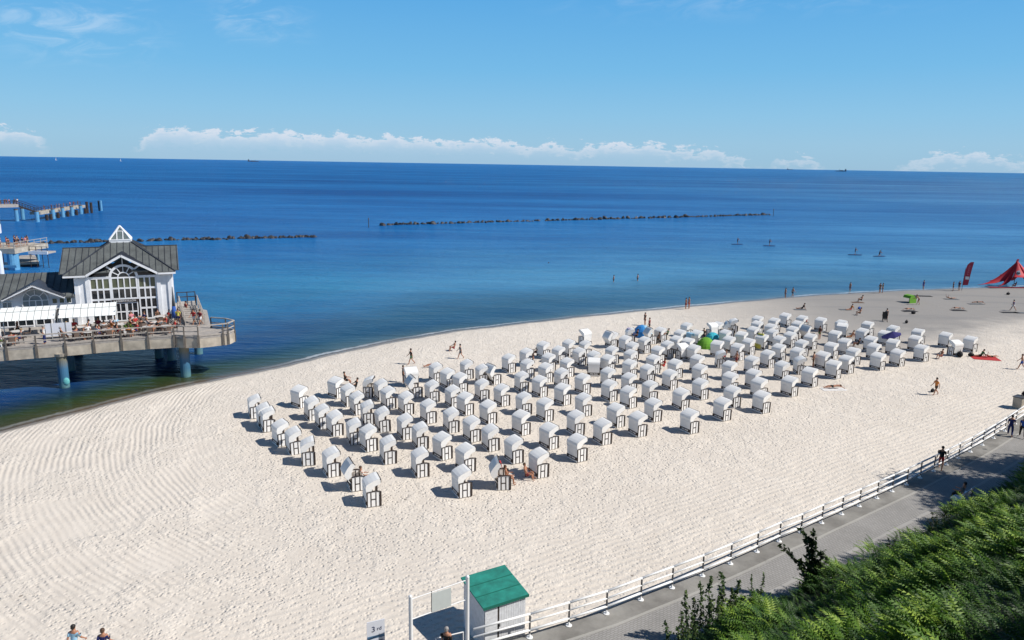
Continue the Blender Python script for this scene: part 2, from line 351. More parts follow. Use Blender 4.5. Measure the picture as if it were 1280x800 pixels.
# trodden dark specks, shells and litter
vo = t.node('ShaderNodeTexVoronoi'); vo.inputs['Scale'].default_value = 0.8; t.link(pos, vo.inputs['Vector'])
spk = t.math('MULTIPLY', t.math('SUBTRACT', 1.0, t.sstep(vo.outputs['Distance'], 0.045, 0.085)), t.sstep(t.sep(vo.outputs['Color'])[0], 0.86, 0.9))
c = t.mix(t.math('MULTIPLY', spk, 0.7), c, (0.13, 0.10, 0.08))
# damp firm grey sand towards the far shore
damp = t.math('MULTIPLY', t.sstep(t.math('ADD', sx, t.math('MULTIPLY', t.math('SUBTRACT', big, 0.5), 14.0)), 14.0, 52.0),
              t.sstep(t.math('ADD', t.math('ADD', sh, 0.0), t.math('ADD', t.math('MULTIPLY', t.math('SUBTRACT', sx, 60.0), -0.12), t.math('MULTIPLY', t.math('SUBTRACT', big, 0.5), 26.0))), -36.0, -22.0))
c = t.mix(t.math('MULTIPLY', damp, 0.92), c, (0.265, 0.252, 0.238))
bandn = t.noise(t.comb(t.math('MULTIPLY', sx, 0.04), t.math('MULTIPLY', sy, 0.16), 0.0), 1.0, 3, 0.6)
c = t.mix(t.math('MULTIPLY', t.math('MULTIPLY', damp, t.sstep(bandn, 0.5, 0.66)), 0.42), c, (0.20, 0.20, 0.20))
wet = t.math('SUBTRACT', 1.0, t.sstep(t.math('ADD', t.math('MULTIPLY', sh, -1.0), t.math('MULTIPLY', t.math('SUBTRACT', mid, 0.5), 0.7)), 0.75, 1.6))
c = t.mix(t.math('MULTIPLY', wet, 0.85), c, (0.175, 0.145, 0.12))
t.link(c, p.inputs['Base Color']); p.inputs['Specular IOR Level'].default_value = 0.25
t.link(t.ramp(wet, [(0, 0.95), (1, 0.35)]), p.inputs['Roughness'])
# relief: footprints, plus the tracks of the beach rake
warp = t.noise(pos, 0.25, 3, 0.5)
v2 = t.node('ShaderNodeTexVoronoi', feature='SMOOTH_F1'); v2.inputs['Scale'].default_value = 4.0; v2.inputs['Smoothness'].default_value = 0.25; t.link(pos, v2.inputs['Vector'])
v3 = t.node('ShaderNodeTexVoronoi'); v3.inputs['Scale'].default_value = 1.7; t.link(pos, v3.inputs['Vector'])
foot = t.math('ADD', t.math('MULTIPLY', t.sstep(v2.outputs['Distance'], 0.08, 0.42), 0.75), t.math('MULTIPLY', t.sstep(v3.outputs['Distance'], 0.05, 0.26), t.math('MULTIPLY', t.sstep(mid, 0.46, 0.62), 0.7)))
foot = t.math('ADD', foot, t.math('MULTIPLY', fine, 0.8))
ddx = t.math('SUBTRACT', sx, 3.39); ddy = t.math('SUBTRACT', sy, 64.0)
rad = t.math('SQRT', t.math('ADD', t.math('MULTIPLY', ddx, ddx), t.math('MULTIPLY', ddy, ddy)))
radw = t.math('ADD', rad, t.math('MULTIPLY', t.math('SUBTRACT', warp, 0.5), 0.6))
arc = t.math('SINE', t.math('MULTIPLY', radw, 2 * math.pi / 0.37))
arcm = t.math('MULTIPLY', t.sstep(t.math('ADD', rad, t.math('MULTIPLY', t.math('SUBTRACT', t.noise(pos, 0.12, 3), 0.5), 16.0)), 25.0, 33.0), t.math('SUBTRACT', 1.0, t.sstep(sx, -18.0, -9.0)))
dl = (R1v - R0).normalized(); nl = Vector((dl.y, -dl.x))
sperp = t.math('ADD', t.math('MULTIPLY', sx, nl.x), t.math('MULTIPLY', sy, nl.y))
sperp0 = t.math('SUBTRACT', sperp, R0.dot(nl))
lin = t.math('SINE', t.math('MULTIPLY', t.math('ADD', sperp, t.math('MULTIPLY', warp, 1.2)), 2 * math.pi / 0.46))
linm = t.math('MULTIPLY', t.sstep(t.math('ADD', sperp0, t.math('MULTIPLY', t.noise(pos, 0.2, 3), 6.0)), -9.0, -2.0), 0.9)
lin2 = t.math('SINE', t.math('MULTIPLY', t.math('ADD', t.math('ADD', sy, t.math('MULTIPLY', sx, 0.13)), t.math('MULTIPLY', warp, 1.0)), 2 * math.pi / 0.42))
lm2 = t.math('MULTIPLY', t.sstep(t.noise(pos, 0.16, 3), 0.46, 0.56), t.math('MULTIPLY', t.sstep(sx, -22.0, -14.0), t.math('SUBTRACT', 1.0, t.sstep(sy, 40.0, 47.0))))
trod = t.sstep(t.noise(pos, 0.22, 4, 0.6), 0.38, 0.62)
rel = t.math('MULTIPLY', foot, t.math('MULTIPLY', t.math('SUBTRACT', 1.0, t.math('MULTIPLY', linm, 0.45)), t.math('SUBTRACT', 1.0, t.math('MULTIPLY', arcm, t.math('MULTIPLY', t.math('SUBTRACT', 1.0, trod), 0.8)))))
rel = t.math('ADD', rel, t.math('MULTIPLY', t.math('MULTIPLY', t.math('MULTIPLY', arc, arcm), t.math('ADD', 0.35, t.math('MULTIPLY', t.sstep(t.noise(pos, 0.20, 4, 0.6), 0.36, 0.62), 0.95))), 0.20))
rel = t.math('ADD', rel, t.math('MULTIPLY', t.math('MULTIPLY', lin, linm), 0.17))
rel = t.math('ADD', rel, t.math('MULTIPLY', t.math('MULTIPLY', lin2, lm2), 0.22))
rel = t.math('MULTIPLY', rel, t.math('SUBTRACT', 1.0, t.math('MULTIPLY', t.math('MAXIMUM', wet, t.math('MULTIPLY', damp, 0.75)), 0.85)))
bn = t.node('ShaderNodeBump'); bn.inputs['Strength'].default_value = 1.0; bn.inputs['Distance'].default_value = 0.062
t.link(rel, bn.inputs['Height']); t.link(bn.outputs[0], p.inputs['Normal'])
def sandz(o, q): return -0.55 if o > 0.6 else (-0.3 + (-o) * 0.10 - (0.04 if o > -0.1 else 0) if o > -3.0 else 0.0)
beach = strip_mesh('beach', [60, 14, 1.2, 0, -0.8, -1.8, -3.2, -5, -8, -14, -22, -34, -50, -70], lambda o, q: -2.2 if o > 20 else -1.2 if o > 5 else sandz(o, q), msd)
tag(beach, 'pale sand beach marked with footprints and rake lines', 'beach', kind='structure')

# ------------------------------------------------------------------ promenade, kerb, slope
RAIL_PX = [(592, 817), (662, 797), (711, 782), (758, 767), (801, 750), (840, 735), (878, 720), (913, 705), (946, 690), (974, 677), (1001, 666), (1027, 654), (1052, 643), (1074, 633), (1096, 623), (1115, 614.5), (1133, 606), (1150, 597.5), (1167, 589), (1183, 581), (1198, 573), (1213, 565), (1228, 556.5), (1242, 548), (1256, 539), (1269, 530), (1282, 521), (1295, 512)]
rl = [at(x, y, 0.4).to_2d() for x, y in RAIL_PX]
def offset_line(pts, s):
    out = []
    for i, q in enumerate(pts):
        a = pts[max(0, i - 2)]; b = pts[min(len(pts) - 1, i + 2)]; d = (b - a).normalized(); out.append(q + Vector((d.y, -d.x)) * s)
    return out
base_line = [Vector((-30, 10)), Vector((-12, 20.7))] + rl + [Vector((52, 66.5)), Vector((75, 86)), Vector((140, 130))]
PZ = 0.4
def ribbon(name, s0, s1, z0, z1, material, thick=None, parent=None):
    a = offset_line(base_line, s0); b = offset_line(base_line, s1); n = len(a); mb = MB()
    vs = [(q.x, q.y, z0) for q in a] + [(q.x, q.y, z1) for q in b]; fs = [(i, i + n, i + n + 1, i + 1) for i in range(n - 1)]
    if thick:
        vs += [(q.x, q.y, z0 - thick) for q in a] + [(q.x, q.y, z1 - thick) for q in b]
        fs += [(i + 2 * n, i, i + 1, i + 1 + 2 * n) for i in range(n - 1)] + [(i + n, i + 3 * n, i + 1 + 3 * n, i + 1 + n) for i in range(n - 1)]
    mb.add(vs, fs); return mb.build(name, material, parent)
def paving(name, c0, c1, cell, grid):
    m = bpy.data.materials.new(name); m.use_nodes = True; t = NT(m.node_tree); p = t.n['Principled BSDF']
    geo = t.node('ShaderNodeNewGeometry'); pos = geo.outputs['Position']
    mp = t.node('ShaderNodeMapping'); mp.inputs['Rotation'].default_value = (0, 0, -math.atan2(dl.y, dl.x)); t.link(pos, mp.inputs[0])
    br = t.node('ShaderNodeTexBrick'); br.inputs['Scale'].default_value = 1 / cell; br.inputs['Mortar Size'].default_value = 0.035
    br.inputs['Color1'].default_value = (1, 1, 1, 1); br.inputs['Color2'].default_value = (0.86, 0.86, 0.87, 1); br.inputs['Mortar'].default_value = (0.55, 0.54, 0.52, 1)
    t.link(mp.outputs[0], br.inputs['Vector'])
    a = t.ramp(t.noise(pos, 0.5, 6, 0.65), [(0.3, c0), (0.7, c1)])
    if grid: a = t.mix(0.75, a, br.outputs['Color'], 'MULTIPLY')
    st = t.noise(pos, 1.7, 5, 0.7); a = t.mix(t.math('MULTIPLY', t.sstep(st, 0.6, 0.72), 0.35), a, (0.12, 0.11, 0.10))
    t.link(a, p.inputs['Base Color']); p.inputs['Roughness'].default_value = 0.9
    bn = t.node('ShaderNodeBump'); bn.inputs['Strength'].default_value = 0.3; bn.inputs['Distance'].default_value = 0.01
    t.link(t.noise(pos, 30, 3), bn.inputs['Height']); t.link(bn.outputs[0], p.inputs['Normal']); return m
mpave = paving('grey_pavers', (0.30, 0.288, 0.270), (0.37, 0.355, 0.335), 0.45, True)
medge = paving('rough_edge_concrete', (0.15, 0.14, 0.125), (0.34, 0.325, 0.295), 0.9, False)
mdrain = paving('drain_slabs', (0.34, 0.325, 0.305), (0.38, 0.365, 0.34), 1.0, False)
mkerb = paving('kerb_concrete', (0.33, 0.315, 0.285), (0.41, 0.395, 0.36), 1.0, False)
tag(ribbon('promenade_edge', -0.28, 0.78, PZ, PZ, medge, 0.9), 'rough concrete edge strip under the white railing', 'path', kind='structure')
tag(ribbon('kerb', 0.80, 0.95, PZ + 0.012, PZ + 0.012, mkerb, 0.3), 'pale kerb line along the promenade', 'kerb', kind='structure')
tag(ribbon('promenade', 0.93, 8.0, PZ + 0.004, PZ + 0.004, mpave), 'grey paved promenade', 'path', kind='structure')
tag(ribbon('drain_line', 2.62, 2.82, PZ + 0.009, PZ + 0.009, mdrain), 'pale line of slabs along the promenade', 'path', kind='structure')

def rail_frame(s, tt):
    q = R0 + dl * tt + nl * s; return q
def slope_z(x, y):
    q = Vector((x, y)) - R0; s_ = q.dot(nl); tt = q.dot(dl)
    curve = 0.0
    if tt > 18: curve = (tt - 18) ** 2 * 0.0018
    s_ += curve
    h = max(0.0, s_ - 4.2)
    z = 0.35 + h * 0.72 + 0.35 * math.sin(x * 0.5 + 1) * math.sin(y * 0.43) * min(1, h / 2) + 0.2 * math.sin(x * 1.3) * math.sin(y * 1.1 + 2) * min(1, h / 2)
    return z if s_ < 29 else 0.35 + 24 * 0.72
msl = mat('slope_earth', (0.045, 0.05, 0.022), 0.95, var=0.4, vscale=1.5)
mb = MB(); NX, NY = 120, 60; vs = []; fs = []
for j in range(NY):
    for i in range(NX):
        q = rail_frame(3.9 + j * 0.62, -45 + i * 1.25); s_ = 3.9 + j * 0.62
        tt = -45 + i * 1.25
        if tt > 18: q = q - nl * ((tt - 18) ** 2 * 0.0018)
        vs.append((q.x, q.y, slope_z(q.x, q.y)))
for j in range(NY - 1):
    for i in range(NX - 1): a = j * NX + i; fs.append((a, a + 1, a + NX + 1, a + NX))
tag(mb.add(vs, fs).build('slope', msl, smooth=True), 'steep earth bank rising from the promenade', 'hillside', kind='structure')
mb = MB(); mb.box(-400, 500, -500, -8, -3, -0.9); tag(mb.build('ground', msl), 'land behind the beach', 'ground', kind='structure')

# ------------------------------------------------------------------ leaves: fern bank, shrubs, trees
def leafmat(name, cols, trans=0.35):
    m = bpy.data.materials.new(name); m.use_nodes = True; t = NT(m.node_tree); p = t.n['Principled BSDF']
    a = t.node('ShaderNodeAttribute', attribute_name='tone'); n = len(cols)
    c = t.ramp(a.outputs['Fac'], [(i / (n - 1), cc) for i, cc in enumerate(cols)])
    t.link(c, p.inputs['Base Color']); p.inputs['Roughness'].default_value = 0.55; p.inputs['Specular IOR Level'].default_value = 0.3
    tr = t.node('ShaderNodeBsdfTranslucent'); t.link(c, tr.inputs[0]); mx = t.node('ShaderNodeMixShader'); mx.inputs[0].default_value = trans
    t.link(p.outputs[0], mx.inputs[1]); t.link(tr.outputs[0], mx.inputs[2]); t.link(mx.outputs[0], t.n['Material Output'].inputs[0]); return m
def tri_mesh(name, V, Fc, tone, material, parent=None):
    """V (n,3) vertices, Fc (m,k) faces, tone per vertex"""
    me = bpy.data.meshes.new(name); me.vertices.add(len(V)); me.vertices.foreach_set('co', V.astype(np.float32).ravel())
    k = Fc.shape[1]; me.loops.add(Fc.size); me.loops.foreach_set('vertex_index', Fc.astype(np.int32).ravel())
    me.polygons.add(len(Fc)); me.polygons.foreach_set('loop_start', np.arange(0, Fc.size, k, dtype=np.int32)); me.polygons.foreach_set('loop_total', np.full(len(Fc), k, dtype=np.int32))
    me.update(calc_edges=True); a = me.attributes.new('tone', 'FLOAT', 'POINT'); a.data.foreach_set('value', tone.astype(np.float32))
    me.materials.append(material); me.validate()
    o = bpy.data.objects.new(name, me); COL.objects.link(o)
    if parent: o.parent = parent
    return o
fern_mat = leafmat('fern_leaves', [(0.012, 0.040, 0.008), (0.035, 0.100, 0.012), (0.115, 0.225, 0.022), (0.310, 0.430, 0.055)], 0.28)
dark_leaf = leafmat('dark_leaves', [(0.012, 0.024, 0.008), (0.03, 0.055, 0.014), (0.06, 0.09, 0.02)], 0.2)
weed_leaf = leafmat('weed_leaves', [(0.045, 0.085, 0.03), (0.10, 0.16, 0.05), (0.19, 0.25, 0.09)], 0.3)
# one fern frond: arched midrib with pinnae either side, template along +X
def frond_template(n=9):
    V = []; Fc = []
    for k in range(n):
        u = (k + 0.6) / n; x = u; z = 0.55 * u - 0.55 * u * u; wd = 0.26 * math.sin(math.pi * min(1, 0.18 + 0.82 * u)) ** 0.8 * (1.05 - 0.55 * u) + 0.02
        for sg in (-1, 1):
            o = len(V); V += [(x - 0.045, 0, z), (x + 0.045, 0, z), (x + 0.10, sg * wd, z - 0.05)]; Fc.append((o, o + 1, o + 2))
    return np.array(V), np.array(Fc)
FT, FF = frond_template()
N = 105000
ss = nr.uniform(4.0, 27, N); tt_ = nr.uniform(-6, 62, N)
keep = np.ones(N, bool)
P3 = []; sc = []; yaw = []; pit = []; tn = []
for i in range(N):
    s_, t_ = ss[i], tt_[i]
    off = (t_ - 18) ** 2 * 0.0018 if t_ > 18 else 0
    q = rail_frame(s_ - off, t_)
    dist = math.hypot(q.x, q.y)
    if q.y < 4 or q.x / max(q.y, 1) > 1.05 or q.x / max(q.y, 1) < 0.02: continue
    if dist > 34 and rnd.random() < 0.25: continue
    cl = math.sin(q.x * 0.9 + 2 * math.sin(q.y * 0.5)) * math.sin(q.y * 1.1 + 1.7 * math.sin(q.x * 0.37))
    if rnd.random() > 0.62 + 0.38 * cl: continue
    P3.append((q.x, q.y, slope_z(q.x, q.y) + 0.08 + 0.85 * max(0, cl) * (0.5 + 0.5 * rnd.random()))); sc.append(rnd.uniform(0.32, 0.75) * (1 + 0.35 * cl) * (0.8 if s_ < 4.8 else 1))
    yaw.append(math.pi + rnd.gauss(-0.45, 0.75)); pit.append(rnd.gauss(-0.50, 0.28)); tn.append(min(1, max(0, 0.30 + 0.42 * cl + rnd.gauss(0, 0.20))))  # fronds coloured darker in hollows, brighter on clumps: shade put into the tone
P3 = np.array(P3); sc = np.array(sc); yaw = np.array(yaw); pit = np.array(pit); tn = np.array(tn); n = len(P3)
cy, sy_, cp, sp = np.cos(yaw), np.sin(yaw), np.cos(pit), np.sin(pit)
X = np.stack([cy * cp, sy_ * cp, -sp], 1); Y = np.stack([-sy_, cy, 0 * cy], 1); Z = np.cross(X, Y)
V = (P3[:, None, :] + sc[:, None, None] * (FT[None, :, 0:1] * X[:, None, :] + FT[None, :, 1:2] * Y[:, None, :] + FT[None, :, 2:3] * Z[:, None, :])).reshape(-1, 3)
Fc = (FF[None] + (np.arange(n) * len(FT))[:, None, None]).reshape(-1, 3)
tone = np.repeat(tn, len(FT))
tag(tri_mesh('ferns', V, Fc, tone, fern_mat), 'dense bright green fern and grass cover on the bank', 'ferns', kind='stuff')

def leaves(points, size, tonef, nverts=4):
    """small pointed leaves at points"""
    V = []; tone = []
    for q in points:
        a = Vector((rnd.gauss(0, 1), rnd.gauss(0, 1), rnd.gauss(0, 0.7))).normalized(); b = a.orthogonal().normalized()
        b = (Matrix.Rotation(rnd.uniform(0, 6.28), 3, a) @ b); s_ = size * rnd.uniform(0.6, 1.35)
        q = Vector(q)
        V += [q - a * s_, q + b * s_ * 0.55, q + a * s_, q - b * s_ * 0.55]
        tone += [tonef()] * 4
    V = np.array([tuple(v) for v in V]); return V, np.arange(len(V)).reshape(-1, 4), np.array(tone)

def stemmy_shrub(name, base, stems, lean, size, leafm, label, leafsz=0.06, density=34, cat='shrub'):
    root = empty(name, base, 0, label, cat); pts = []
    for (ox, oy, h, lx, ly) in stems:
        st = MB()
        p0 = Vector((ox, oy, 0)); prev = p0; k = 8
        for i in range(1, k + 1):
            u = i / k; q = p0 + Vector((lx * u * u, ly * u * u, h * u)) + Vector((rnd.gauss(0, .03), rnd.gauss(0, .03), 0))
            st.tube(prev, q, 0.022 * (1 - u * 0.75) + 0.003, 0.022 * (1 - (u + .1) * 0.75) + 0.003, 5, False)
            for _ in range(int(density * h / k)):
                w_ = size * (1.15 - 0.8 * u) * (0.5 + 0.5 * math.sin(i * 2.1 + ox * 9) ** 2); r_ = prev.lerp(q, rnd.random())
                pts.append(r_ + Vector((rnd.gauss(0, w_), rnd.gauss(0, w_), rnd.gauss(0, 0.04))))
            prev = q
        st.build('stem', M['bark'], root)
    V, Fc, tn = leaves(pts, leafsz, lambda: rnd.random() ** 1.3)
    tri_mesh('foliage', V, Fc, tn, leafm, root); return root
def on_bank(px, s):
    """a spot on the bank at distance s inland of the railing whose direction is px"""
    best = None
    for i in range(0, 900):
        tt = -8 + i * 0.08; q = rail_frame(s, tt); z = slope_z(q.x, q.y); v = Vector((q.x, q.y, z - CAM_H)); wv = v.dot(Vector(_f)); x = 640 + 924 * v.dot(Vector(_r2)) / wv
        if best is None or abs(x - px) < best[0]: best = (abs(x - px), q, z)
    return Vector((best[1].x, best[1].y, best[2]))
b1 = on_bank(893, 4.6)
stemmy_shrub('weed_clump', b1, [(-1.15, .2, 2.1, -.1, .1), (-.8, .3, 1.7, 0, .1), (-.55, .2, 2.5, -.1, .1), (-.3, .0, 1.9, .1, 0), (-.15, .25, 2.7, -.1, .15), (.15, .1, 2.2, 0, .1), (.35, .3, 2.9, -.1, .2), (.6, .1, 2.4, .05, .1), (.85, .2, 2.6, .1, .2), (1.1, .1, 2.0, .1, .1), (0.0, -.2, 1.9, 0, 0), (-.9, -.1, 1.3, -.1, 0), (.75, -.2, 1.8, .1, .1), (1.35, .2, 1.7, .1, .1)], 0, 0.17, weed_leaf, 'tall leafy weeds rising between promenade and ferns, widest clump at the bottom edge', 0.075, 95)
b2 = on_bank(850, 4.4)
stemmy_shrub('weed_clump', b2, [(-.45, 0, 1.5, -.25, .1), (.1, .1, 2.0, -.15, .1), (-.1, -.1, 1.3, -.1, 0), (.4, -.1, 1.5, .1, 0), (.25, .1, 1.1, .1, .1)], 0, 0.15, weed_leaf, 'small dark leafy weed stems left of the tall weed clump at bottom edge', 0.07, 85)
b2 = on_bank(942, 4.7)
stemmy_shrub('weed_clump', b2, [(-.1, 0.2, 2.1, -.05, .15), (.2, .1, 2.2, .1, .15), (.05, -.1, 1.6, 0, 0)], 0, 0.08, weed_leaf, 'thin pair of upright weed stems right of the tall weed clump', 0.055, 80)
b3 = on_bank(1013, 4.7)
sap = stemmy_shrub('young_tree', b3, [(0, 0, 3.0, -.55, .45), (.05, 0, 3.0, -.10, .35), (0, .1, 2.2, -1.55, .35), (.1, -.1, 2.2, .25, .1), (-.1, 0, 1.7, -.5, .1), (.15, .1, 1.6, .5, .1), (0, 0, 1.3, -.2, .2), (0, 0, 1.7, .1, .2), (0.1, 0, 2.6, -.3, .3)], 0, 0.18, dark_leaf, 'dark young maple sapling leaning over the promenade from the ferns', 0.11, 78, 'tree')
for k, (px, s_, h, lab) in enumerate([(1165, 4.4, 1.2, 'small dark shoot poking above the ferns before the shaded bench'), (1183, 4.5, 1.0, 'short round leafy shoot just left of the promenade bench'), (1112, 4.4, 0.9, 'little bushy sprig on the fern edge below the tree shadow')]):
    stemmy_shrub('bank_sprig', on_bank(px, s_), [(0, 0, h, -.1, .1), (.15, .1, h * .8, .15, .1), (-.15, 0, h * .7, -.1, 0)], 0, 0.10, dark_leaf, lab, 0.06, 60, 'plant')

def big_tree(name, base, height, crown_r, label, leafn=30000, seed=1):
    global rnd
    keepr = rnd; rnd = random.Random(seed); root = empty(name, base, 0, label, 'tree'); tb = MB(); tips = []
    tb.tube((0, 0, -1), (0.2, 0.1, height * .45), 0.22, 0.14, 9)
    for k in range(16):
        a = rnd.uniform(0, 6.28); z0 = height * rnd.uniform(.25, .5); e = Vector((math.cos(a) * crown_r * rnd.uniform(.5, 1), math.sin(a) * crown_r * rnd.uniform(.5, 1), height * rnd.uniform(.5, 1.0)))
        m = Vector((0.1, 0.1, z0)).lerp(e, .5) + Vector((0, 0, .5)); tb.tube((0.1, 0.05, z0), m, .09, .06, 6); tb.tube(m, e, .06, .02, 6); tips += [m.lerp(e, u) for u in (.3, .6, .9, 1.1)]
    tb.build('trunk', M['bark'], root); pts = []
    cl = [tp + Vector((rnd.gauss(0, .6), rnd.gauss(0, .6), rnd.gauss(0, .5))) for tp in tips for _ in range(3)]
    for _ in range(leafn):
        c_ = rnd.choice(cl); pts.append(c_ + Vector((rnd.gauss(0, .5), rnd.gauss(0, .5), rnd.gauss(0, .26))))
    V, Fc, tn = leaves(pts, 0.14, rnd.random); tri_mesh('crown', V, Fc, tn, dark_leaf, root); rnd = keepr; return root

# trees standing on the bank just outside the right edge; only their shadows reach into view
def shadow_tree(px, py, h_above, label, height, cr, seed):
    g = at(px, py, PZ); c_ = g + sd * (h_above / sd.z); z0 = slope_z(c_.x, c_.y)
    return big_tree('shade_tree', (c_.x, c_.y, z0), max(4.0, (g.z + h_above - z0) / 0.80), cr, label, seed=seed)
shadow_tree(1312, 600, 15.0, 'leafy tree on the bank beyond the right edge, its crown shading promenade and bench', 10, 3.9, 3)
shadow_tree(1228, 620, 13.0, 'second leafy tree beyond the right edge, its shadow lying beside the bench', 9, 2.5, 4)

# promenade railing --------------------------------------------------
rail = empty('railing', (rl[0].x, rl[0].y, PZ), 0, 'long white three-rail railing along the sand side of the promenade', 'railing')
off0 = Vector((rl[0].x, rl[0].y, PZ))
def L(q, z): return (q.x - off0.x, q.y - off0.y, z)
postmb = MB(); postmb.box(-.028, .028, -.028, .028, 0.04, 1.14); pm = postmb.mesh('post', M['rail'])
ftmb = MB(); ftmb.tube((0, 0, 0.002), (0, 0, 0.03), 0.14, 0.14, 14).tube((0, 0, 0.03), (0, 0, 0.10), 0.06, 0.05, 10); fm = ftmb.mesh('post_base', M['rail'])
stmb = MB(); stmb.box(-.022, .022, -.034, -.029, 0.20, 1.05).box(-.034, -.029, -.031, .031, 0.20, 1.08); sm_ = stmb.mesh('dark_strip', M['darkmetal'])
for i, q in enumerate(rl[1:]):
    a = part('post', pm, rail); a.location = L(q, 0); a.rotation_euler.z = math.atan2(dl.y, dl.x)
    b = part('post_base', fm, a); c = part('post_face', sm_, a)
for z, r_, nm in ((1.12, .052, 'top_rail'), (0.76, .042, 'middle_rail'), (0.36, .055, 'bottom_rail')):
    mb = MB()
    for a, b in zip(rl, rl[1:]): mb.tube(L(a, z), L(b, z), r_ * 0.98, r_ * 0.98, 8)
    mb.build(nm, M['rail'], rail, smooth=True)

# ------------------------------------------------------------------ gate, hut, sign at the beach entrance
gate = empty('sign_frame', (0, 0, 0), 0, 'tall white two-post frame with a blank board hanging between its wires', 'sign frame')
gp2 = at(584, 817, PZ); gtopz = 3.85
gp1t = at(513, 746, gtopz - 0.1); gp1 = Vector((gp1t.x, gp1t.y, PZ))
MB().tube((gp2.x, gp2.y, PZ), (gp2.x, gp2.y, gtopz), .085, .075, 12).ball((gp2.x, gp2.y, gtopz), .08, n=10, m=6).build('post', M['rail'], gate, smooth=False)
MB().tube((gp1.x, gp1.y, 0), (gp1.x, gp1.y, gtopz - .1), .085, .075, 12).ball((gp1.x, gp1.y, gtopz - .1), .08, n=10, m=6).build('post', M['rail'], gate)
for dz0, nm in ((-.12, 'top_wire'), (-.98, 'lower_wire')):
    MB().tube((gp1.x, gp1.y, gtopz + dz0 - .1), (gp2.x, gp2.y, gtopz + dz0), .022, .022, 6).build(nm, M['rail'], gate)
u0 = gp1.lerp(gp2, .36); u1 = gp1.lerp(gp2, .70); MB().add([(u.x + dx_, u.y + dy_, z) for dx_, dy_ in ((0, 0), (.012, -.022)) for u, z in ((u0, 2.82), (u1, 2.82), (u1, 3.62), (u0, 3.62))], [(0, 1, 2, 3), (7, 6, 5, 4), (0, 4, 5, 1), (1, 5, 6, 2), (2, 6, 7, 3), (3, 7, 4, 0)]).build('board', M['plate'], gate)
for u in (u0,): MB().tube((u.x, u.y, 2.78), (u.x, u.y, 3.72), .02, .02, 6).build('board_stay', M['darkmetal'], gate)

hb = [at(574.6, 721.6, 2.4), at(631, 706.5, 2.4), at(661.5, 741.5, 2.1), at(605, 761, 2.1)]  # BL BR FR FL
hc = sum((Vector(q) for q in hb), Vector()) / 4
hut = empty('beach_hut', (hc.x, hc.y, 0), 0, 'small white board hut with sloping green felt roof by the railing', 'hut')
hx = ((hb[1] - hb[0]) + (hb[2] - hb[3])).normalized(); hx.z = 0; hx.normalize(); hut.rotation_euler.z = math.atan2(hx.y, hx.x)
W2, D2 = 1.10, 1.05
mb = MB(); iw, idp = W2 - .13, D2 - .10
zt = lambda y: 2.04 + (y + D2) / (2 * D2) * 0.30
# walls as vertical boards with narrow gaps
def boards(mb, p, q, n, z0, z1p, z1q, th, outn):
    p = Vector(p); q = Vector(q)
    for i in range(n):
        a = p.lerp(q, i / n + .004); b = p.lerp(q, (i + 1) / n - .004); za = z1p + (z1q - z1p) * i / n; zb = z1p + (z1q - z1p) * (i + 1) / n; o = Vector(outn) * th
        mb.add([(a.x, a.y, z0), (b.x, b.y, z0), (b.x + o.x, b.y + o.y, z0), (a.x + o.x, a.y + o.y, z0), (a.x, a.y, za), (b.x, b.y, zb), (b.x + o.x, b.y + o.y, zb), (a.x + o.x, a.y + o.y, za)], [(0, 3, 2, 1), (4, 5, 6, 7), (0, 1, 5, 4), (1, 2, 6, 5), (2, 3, 7, 6), (3, 0, 4, 7)])
boards(mb, (-iw, -idp, 0), (iw, -idp, 0), 1, 0.02, zt(-idp) - .05, zt(-idp) - .05, .01, (0, 1, 0))
boards(mb, (-iw, -idp, 0), (-iw, idp, 0), 16, 0.02, zt(-idp) - .05, zt(idp) - .05, .03, (-1, 0, 0))
boards(mb, (iw, -idp, 0), (iw, idp, 0), 16, 0.02, zt(-idp) - .05, zt(idp) - .05, .03, (1, 0, 0))
boards(mb, (-iw, idp, 0), (iw, idp, 0), 16, 0.02, zt(idp) - .05, zt(idp) - .05, .03, (0, 1, 0))
mb.build('wall', M['board'], hut)
mb = MB()
for i in range(8):
    z = 0.06 + i * 0.235; mb.box(-iw, -.38, -idp - .03, -idp - .004, z, z + .225)
mb.build('front_panel', M['board'], hut)
mb = MB(); boards(mb, (-.30, -idp - .004, 0), (iw, -idp - .004, 0), 11, 0.06, 1.93, 1.93, .03, (0, -1, 0)); dr = mb.build('door', M['board'], hut)
MB().box(-.33, -.26, -idp - .07, -idp - .035, .98, 1.10).build('handle', M['darkmetal'], dr)
MB().box(-.378, -.302, -idp - .022, -idp - .006, 0.06, 1.95).build('door_gap', M['trim'], hut)
mb = MB(); mb.add([(x, y, zt(y) + dz_) for dz_ in (0, .06) for x, y in ((-W2, -D2), (W2, -D2), (W2, D2), (-W2, D2))], [(0, 3, 2, 1), (4, 5, 6, 7), (0, 1, 5, 4), (1, 2, 6, 5), (2, 3, 7, 6), (3, 0, 4, 7)])
rf = mb.build('roof', M['green'], hut)
sm3 = MB()
for k in range(1, 3): y = -D2 + k * 2 * D2 / 3; sm3.bar((-W2 + .01, y, zt(y) + .064), (W2 - .01, y, zt(y) + .064), .05, .012)
sm3.build('felt_seam', M['greendark'], rf)
mb = MB().box(-W2, W2, -D2 - .03, -D2 - .002, zt(-D2) - .05, zt(-D2) + .068); mb.build('fascia', M['greendark'], rf)

